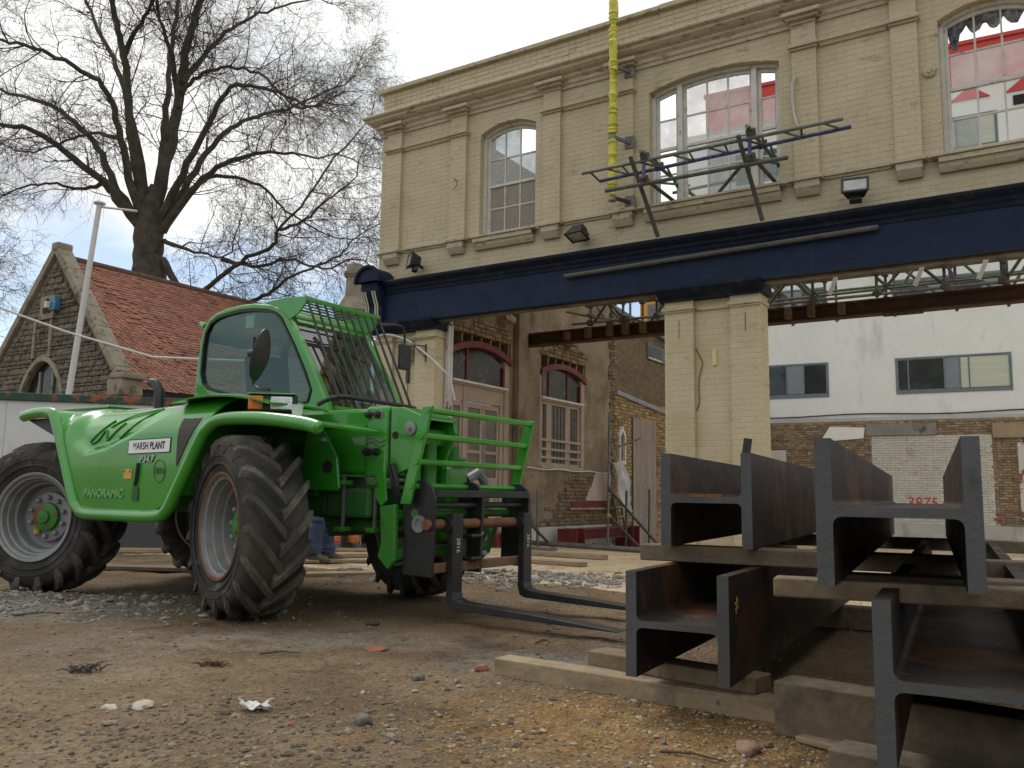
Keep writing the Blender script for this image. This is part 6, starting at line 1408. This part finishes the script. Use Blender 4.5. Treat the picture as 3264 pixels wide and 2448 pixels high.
# ------------------------------------------------------------------ props and clutter along the side wall
def prop(label, a, b, mat=None, r=.026, group='props at the side wall', name='scaffold_tube'):
    return solo(MB().tube([a, b], r, 8), name, mat or steel_tube, label, 'scaffold tube', (a[0], a[1], min(a[2], b[2])), 'facade', group, smooth=True)
prop('tall grey tube upright before the leaded window, right side', (1.9, 4.95, -.18), (1.9, 5.05, 2.5))
prop('short upright tube left of the concrete footing', (1.9, 2.18, -.1), (1.9, 2.17, .92))
prop('short upright tube before the hanging white sheet', (1.9, 5.82, -.2), (1.9, 5.86, .95), tube_dark)
prop('rightmost short upright tube by the boarded opening', (1.9, 7.03, -.25), (1.9, 7.08, 1.0), tube_dark)
prop('long raking tube leaning down to the right of the tall tube', (1.95, 4.9, .98), (1.95, 7.35, -.2), tube_dark, .03)
prop('raking tube with bright yellow cap', (2.05, 4.72, .44), (2.05, 6.15, -.22), tube_dark, .03)
solo(MB().lathe([(0, .04), (-.05, .04), (-.055, .001)], (2.05, 4.72, .44), (0, 1, -.45), 10), 'yellow_plug', tube_yellow, 'bright yellow plastic plug on the end of a raking tube', 'plug', (2.05, 4.7, .42), 'facade')
prop('short raking tube left of the concrete footing', (1.95, 1.88, .32), (1.95, 2.65, -.1), tube_dark)
prop('slim tube slanting across the small white niche', (1.6, 5.6, 1.78), (1.6, 7.25, 2.15), tube_dark, .022)
prop('upright tube seen behind the load guard in front of the door', (1.7, .75, 0.0), (1.7, .76, 1.95), steel_tube, .024)
prop('thick tube lying on the floor along the side wall', (1.55, 2.52, -.02), (4.05, 2.10, -.03), steel_tube, .045, 'tubes lying on the floor')
prop('short tube lying on the floor with a coupler at its end', (2.6, 2.95, -.02), (3.05, 2.75, -.02), steel_tube, .04, 'tubes lying on the floor')
def needle(label, w0, w1, hz):
    t = thing('steel_stool', label, 'steel frame', (1.7, w0, -.2), 'facade')
    MB().box(1.56, 1.84, w0 + .36, w1 - .36, hz - .03, hz - .005).box(1.69, 1.71, w0 + .36, w1 - .36, hz - .19, hz - .031).box(1.56, 1.84, w0 + .36, w1 - .36, hz - .215, hz - .191).build('cross_beam', maroon, t)
    for w_ in (w0, w1 - .35):
        MB().box(1.50, 1.92, w_, w_ + .03, -.28, hz).box(1.50, 1.92, w_ + .32, w_ + .35, -.28, hz).box(1.66, 1.70, w_ + .031, w_ + .319, -.28, hz - .002).build('end_stub', maroon, t, bevel=.004)
needle('maroon steel support frame at the wall foot below the plaster patch', 3.6, 6.5, .20)
needle('maroon steel support frame seen behind the pallet forks', .55, 1.85, .20)
rows = []
for i in range(17):
    f = i / 16; rows.append([(1.70 + .05 * sin(f * 7 + j * .6) + .03 * sin(j * 1.4), 5.60 + .55 * f + (.62 - .12 * f) * j / 9, 1.55 - 1.07 * f - .02 * sin(j * 1.1)) for j in range(10)])
solo(MB().sheet(rows, .006), 'hanging_sheet', M('dirty_white_sheet', [(.36, .35, .33), (.52, .51, .49)], .6, nscale=5, bump=.3, bscale=15), 'crumpled dirty white sheet hanging before the ragged wall end', 'sheet', (1.7, 6.1, 1.0), 'facade', smooth=True)
sl = thing('step_ladder', 'small wooden step ladder behind the raking tubes', 'ladder', (1.5, 6.7, -.25), 'facade')
for w_ in (6.45, 6.8): MB().bar((1.5, w_, -.25), (1.3, w_ + .05, .75), .03, .06).build('stile', pine, sl)
for i in range(4): MB().box(1.42 - i * .045, 1.50 - i * .045, 6.45, 6.83, -.05 + i * .21, -.02 + i * .21).build('step', pine, sl)
solo(MB().tube([(1.7, 7.05, .15), (1.7, 7.2, .3), (1.7, 7.45, .5)], .012, 6), 'blue_rope', M('blue_rope', [(.03, .20, .42)], .6), 'short length of blue rope by the upper left beam', 'rope', (1.7, 7.2, .2), 'facade')

# ------------------------------------------------------------------ workers behind the machine
def skin_body(name, verts, edges, radii, mat, parent, sub=2):
    me = bpy.data.meshes.new(name); me.from_pydata(verts, edges, []); me.update()
    o = bpy.data.objects.new(name, me); COL.objects.link(o); me.materials.append(mat)
    if parent: o.parent = parent
    o.modifiers.new('skin', 'SKIN').use_smooth_shade = True
    for i, r in enumerate(radii):
        sv_ = me.skin_vertices[0].data[i]; sv_.radius = r if isinstance(r, tuple) else (r, r)
        sv_.use_root = (i == 0)
    ss = o.modifiers.new('sub', 'SUBSURF'); ss.levels = sub; ss.render_levels = sub
    return o
skinm = M('skin', [(.42, .24, .17), (.48, .29, .21)], .6, nscale=8, bump=.05)
def worker(loc, rz, label, trous, top, helm, boots):
    t = thing('person', label, 'person', (0, 0, 0)); t.location = (loc[0], loc[1], ground_z(*loc, False) + .05); t.rotation_euler = (0, 0, rad(rz))
    V = [(0, 0, .95), (0, .0, 1.12), (.02, 0, 1.34), (.05, 0, 1.46), (.09, 0, 1.60), (.10, 0, 1.68)]
    Rr = [(.15, .11), (.14, .10), (.17, .11), (.055, .055), (.085, .095), (.07, .08)]; E_ = [(0, 1), (1, 2), (2, 3), (3, 4), (4, 5)]
    def limb(root, pts, rad_):
        p = root
        for q, r in zip(pts, rad_): V.append(q); Rr.append((r, r)); E_.append((p, len(V) - 1)); p = len(V) - 1
        return p
    for s_ in (-1, 1):
        limb(0, [(.0, .10 * s_, .88), (.03, .12 * s_, .50), (-.02, .14 * s_, .10), (.0, .15 * s_, .02), (.10, .155 * s_, -.01)], [.085, .06, .045, .03, .018])
        h = limb(2, [(.03, .19 * s_, 1.38), (.10, .25 * s_, 1.12), (.28, .20 * s_, .98), (.35, .19 * s_, .96)], [.06, .045, .035, .032])
        for k_ in range(4): limb(h, [(.41, (.155 + .022 * k_) * s_, .955), (.445 - .008 * abs(k_ - 1), (.155 + .022 * k_) * s_, .93)], [.010, .008])
        limb(h, [(.37, .15 * s_, .945), (.40, .135 * s_, .93)], [.011, .009])
    skin_body('body', V, E_, Rr, skinm, t)
    cl = MB()
    for s_ in (-1, 1):
        pts = [(.0, .085 * s_, .98), (.01, .10 * s_, .80), (.03, .12 * s_, .52), (.02, .13 * s_, .38), (-.01, .14 * s_, .20), (.0, .145 * s_, .10), (.005, .145 * s_, .065)]
        pp, rr_ = smooth_path([Vector(p) for p in pts], [.125, .115, .092, .085, .085, .092, .086], 4, random, .006)
        cl.tube(pp, [r + .006 * sin(i * 2.1) for i, r in enumerate(rr_)], 14)
    cl.build('trousers', trous, t, smooth=True, base=(0, 0, 0))
    skin_body('jacket', [(0, 0, .92), (0, 0, 1.12), (.02, 0, 1.34), (.04, 0, 1.43), (.03, -.20, 1.38), (.10, -.26, 1.12), (.26, -.21, .99), (.03, .20, 1.38), (.10, .26, 1.12), (.26, .21, .99)], [(0, 1), (1, 2), (2, 3), (2, 4), (4, 5), (5, 6), (2, 7), (7, 8), (8, 9)], [(.19, .14), (.17, .13), (.20, .135), (.09, .08), .08, .062, .05, .08, .062, .05], top, t)
    for s_ in (-1, 1):
        bt = MB(); sec = []
        for (x, w_, h0, h1) in ((-.10, .040, .0, .10), (-.07, .050, .0, .155), (.0, .050, .0, .15), (.06, .048, .0, .11), (.12, .052, .0, .085), (.17, .046, .0, .07), (.195, .028, .005, .05)):
            sec.append([(x, .145 * s_ + w_ * cos(a), h0 + (h1 - h0) * (.5 + .5 * sin(a))) for a in np.linspace(0, 2 * pi, 13)[:-1]])
        bt.grid([r + [r[0]] for r in sec]); bt.f += [tuple(range(12)), tuple(6 * 13 + j for j in range(11, -1, -1))]
        bt.v = [(x + .02, y + .02 * s_ * x * 4, z - .045) for x, y, z in bt.v]; b_ = bt.build('boot', boots, t, smooth=True, base=(0, 0, 0))
        MB().box(-.085, .205, .145 * s_ - .05, .145 * s_ + .05, -.055, -.028).build('boot_sole', black_metal, b_, bevel=.01, base=(0, 0, 0))
    hm = MB().lathe([(0, .135), (.0, .115), (.05, .11), (.09, .085), (.115, .04), (.12, .001)], (.10, 0, 1.69), (0, 0, 1), 20).build('hard_hat', helm, t, smooth=True, base=(0, 0, 0))
    for y in (-.032, .032): MB().lathe([(0, .012), (.006, .008), (.008, .001)], (.175, y, 1.655), (1, 0, 0), 10).build('eye', white_wood, t, base=(0, 0, 0))
    MB().prism([(.175, 1.61), (.205, 1.605), (.18, 1.65)], 1, -.013, .013).build('nose', skinm, t, base=(0, 0, 0))
    return t
denim = M('denim', [(.025, .042, .085), (.045, .07, .13)], .85, nscale=7, fine=.3, bump=.4, bscale=25)
orange = M('orange_workwear', [(.42, .11, .025), (.55, .16, .04)], .8, nscale=7, fine=.3, bump=.4, bscale=25)
boot1 = M('muddy_boot', [(.07, .055, .04), (.13, .105, .08)], .9, nscale=12, bump=.4); boot2 = M('grey_boot', [(.05, .05, .05), (.09, .085, .08)], .9, nscale=12, bump=.4)
yh = M('hat_white', [(.6, .6, .58)], .4)
worker((-2.25, 10.5), -20, 'person in blue jeans and muddy boots behind the green machine', denim, M('dark_jacket', [(.03, .032, .035)], .85), yh, boot1)
worker((-2.40, 12.75), -55, 'person in orange work trousers further back behind the green machine', orange, orange, yh, boot2)

# ------------------------------------------------------------------ rubble, stones, scraps
def pebble_cloud(name, n, gen, mat, seed):
    rg_ = np.random.default_rng(seed); t = (1 + 5 ** .5) / 2
    iv = np.array([(-1, t, 0), (1, t, 0), (-1, -t, 0), (1, -t, 0), (0, -1, t), (0, 1, t), (0, -1, -t), (0, 1, -t), (t, 0, -1), (t, 0, 1), (-t, 0, -1), (-t, 0, 1)], float); iv /= np.linalg.norm(iv[0])
    fi = [(0, 11, 5), (0, 5, 1), (0, 1, 7), (0, 7, 10), (0, 10, 11), (1, 5, 9), (5, 11, 4), (11, 10, 2), (10, 7, 6), (7, 1, 8), (3, 9, 4), (3, 4, 2), (3, 2, 6), (3, 6, 8), (3, 8, 9), (4, 9, 5), (2, 4, 11), (6, 2, 10), (8, 6, 7), (9, 8, 1)]
    V = []; F_ = []; off_ = 0
    for q in range(n):
        x, y, s_ = gen(rg_); zz = ground_z(x, y)
        a = rg_.uniform(0, 2 * pi); sc_ = s_ * np.array([rg_.uniform(.7, 1.5), rg_.uniform(.6, 1.1), rg_.uniform(.35, .75)])
        P = iv * (1 + rg_.uniform(-.28, .28, (12, 1))) * sc_; ca, sa = cos(a), sin(a)
        P = np.stack([P[:, 0] * ca - P[:, 1] * sa + x, P[:, 0] * sa + P[:, 1] * ca + y, P[:, 2] + zz + sc_[2] * .25], 1)
        V.append(P); F_ += [(i + off_, j + off_, k_ + off_) for i, j, k_ in fi]; off_ += 12
    me = bpy.data.meshes.new(name); me.from_pydata(np.concatenate(V).tolist(), [], F_); me.update(); me.materials.append(mat)
    o = bpy.data.objects.new(name, me); COL.objects.link(o); return stuff(o)
gravm = M('site_stones', [(.085, .064, .042), (.14, .108, .074), (.18, .145, .103), (.115, .093, .068), (.25, .215, .17), (.155, .117, .076), (.10, .082, .065)], .92, island=.92, nscale=20, fine=.3, fscale=90, bump=.3, bscale=120)
def g_near(r):
    d = 1.9 * (9.5 / 1.9) ** r.random() if r.random() < .8 else r.uniform(2, 9); a = rad(r.uniform(-34, 33)); return d * sin(a), d * cos(a), min(.020, max(.0018, .0034 * math.exp(r.normal(0, .6)))) * (1 if d < 5 else 1.25)
def g_sand(r): return r.normal(.7, .55), r.normal(3.2, .45), min(.014, max(.002, .0042 * math.exp(r.normal(0, .5))))
def g_heap(r):
    if r.random() < .62: return r.normal(-4.2, 1.2), r.normal(6.25, .45), min(.05, .011 * math.exp(r.normal(0, .55)))
    return r.normal(.15, .75), r.normal(8.75, .40), min(.06, .016 * math.exp(r.normal(0, .55)))
def g_patch(r): return r.normal(-.85, .55), r.normal(3.1, .35), min(.02, max(.003, .0065 * math.exp(r.normal(0, .5))))
o = pebble_cloud('gravel', 11000, g_near, gravm, 1); o['label'] = 'small stones and grit scattered over the brown site ground'; o['category'] = 'gravel'
o = pebble_cloud('sand_grit', 3000, g_sand, M('grit_in_sand', [(.22, .15, .08), (.33, .25, .15), (.42, .36, .27), (.16, .12, .08)], .92, island=.9, nscale=20), 2); o['label'] = 'tan grit in the orange sand patch before the timbers'; o['category'] = 'grit'
o = pebble_cloud('rubble', 4200, g_heap, M('grey_rubble', [(.12, .11, .096), (.19, .178, .158), (.28, .262, .232), (.22, .195, .157)], .92, island=.9, nscale=20, bump=.3), 3); o['label'] = 'grey crushed rubble heaped by the rear wheel and behind the forks'; o['category'] = 'rubble'
o = pebble_cloud('coarse_stones', 1500, g_patch, gravm, 4); o['label'] = 'patch of coarser stones in the left foreground'; o['category'] = 'stones'
def rock(label, x, y, s3, mat, seed, cat_='stone', name='stone'):
    rg_ = random.Random(seed); bm = bmesh.new(); bmesh.ops.create_icosphere(bm, subdivisions=3, radius=1)
    for v in bm.verts:
        n_ = mnoise.fractal(v.co * 1.1 + Vector((seed * 3.1, 0, 0)), 1., 2., 4); v.co = Vector([c * s for c, s in zip(v.co * (1 + .38 * n_), s3)])
    me = bpy.data.meshes.new(name); bm.to_mesh(me); bm.free(); me.materials.append(mat); me.polygons.foreach_set('use_smooth', [rg_.random() < 2] * len(me.polygons))
    o = bpy.data.objects.new(name, me); COL.objects.link(o); o.location = (x, y, ground_z(x, y) + s3[2] * .45); o.rotation_euler = (0, 0, rg_.uniform(0, 6)); return tag(o, label, cat_)
pst = M('pale_stone', [(.36, .32, .25), (.46, .42, .34)], .9, nscale=15, fine=.3, bump=.4); gst = M('dark_stone', [(.09, .085, .075), (.16, .15, .13)], .9, nscale=15, fine=.3, bump=.4); bst = M('broken_brick', [(.28, .10, .055), (.34, .14, .08)], .9, nscale=15, fine=.3, bump=.4)
rock('pale flat chalky stone in the left foreground', -1.40, 3.46, (.055, .04, .014), pst, 1); rock('smaller pale stone beside the flat chalky one', -1.52, 3.44, (.032, .025, .010), pst, 2)
rock('grey stone in front of the white paper scrap, to its right', -.52, 3.25, (.032, .027, .022), gst, 3); rock('orange brick fragment left of the long pale timber', -.12, 4.24, (.035, .022, .02), bst, 4, 'brick fragment', 'brick_fragment')
rock('pinkish stone on the sand below the wide timber', .80, 3.0, (.06, .04, .022), M('pink_stone', [(.22, .135, .09), (.27, .17, .12)], .9, nscale=12, bump=.4), 5)
rock('reddish flat brick piece pressed into the ground', -.70, 4.75, (.085, .06, .012), bst, 6, 'brick fragment', 'brick_fragment')
rock('small orange brick chip in front of the paper scrap', -.78, 3.22, (.018, .012, .010), bst, 7, 'brick fragment', 'brick_fragment')
rock('dark round stone in the middle foreground', -.40, 4.0, (.03, .025, .02), gst, 8); rock('dark lump of earth on the ground right of the front wheel', -.86, 5.6, (.05, .04, .018), M('dark_earth', [(.04, .032, .025), (.07, .055, .04)], .95, nscale=12), 9, 'earth lump', 'earth_lump')
rows = [[(-.96 + .11 * (i / 8 - .5) + .01 * sin(j * 2), 3.43 + .06 * (j / 5 - .5), ground_z(-.96, 3.43) + .012 + .012 * sin(i * 1.3 + j) + (.014 if i in (0, 8) else 0)) for i in range(9)] for j in range(6)]
solo(MB().sheet(rows, .003), 'paper_scrap', M('white_scrap', [(.66, .66, .62)], .8, bump=.2), 'crumpled white paper scrap on the brown ground', 'paper', (-.96, 3.43, 0))
def clump(label, x, y, seed, col, n=26, L_=.07):
    rg_ = random.Random(seed); mb = MB(); z = ground_z(x, y)
    for q in range(n):
        a = rg_.uniform(0, 2 * pi); p = Vector((x + rg_.gauss(0, .03), y + rg_.gauss(0, .02), z + .006)); d = Vector((cos(a), sin(a) * .7, rg_.uniform(0, .5))) * L_ * rg_.uniform(.4, 1)
        mb.tube([p, p + d * .5 + Vector((0, 0, .01)), p + d], [.004, .003, .001], 4)
    return solo(mb, 'dead_leaf_clump', M('dry_leaf_' + str(seed), [col, tuple(c * 1.6 for c in col)], .9, nscale=20), label, 'leaf clump', (x, y, z))
clump('small clump of dry brown leaves in the middle of the ground', -1.42, 4.28, 3, (.06, .035, .02)); clump('dark tangled clump of debris at the left of the ground', -1.95, 4.10, 4, (.04, .035, .03), 34, .085)
for label, x, y, a, L_ in (('thin dark twig at the lower right on the sand', .50, 2.95, -.5, .22), ('short stick lying right of the forks', .15, 5.0, .9, .14), ('thin twig in front of the rear wheel heap', -3.15, 5.65, .5, .3), ('bent twig among the stones in mid ground', -1.25, 4.5, .2, .2)):
    z = ground_z(x, y) + .012; solo(MB().tube([(x, y, z), (x + cos(a) * L_ * .5, y + sin(a) * L_ * .5 + .01, z + .008), (x + cos(a) * L_, y + sin(a) * L_, z)], [.005, .004, .002], 5), 'twig', twigm, label, 'twig', (x, y, z))
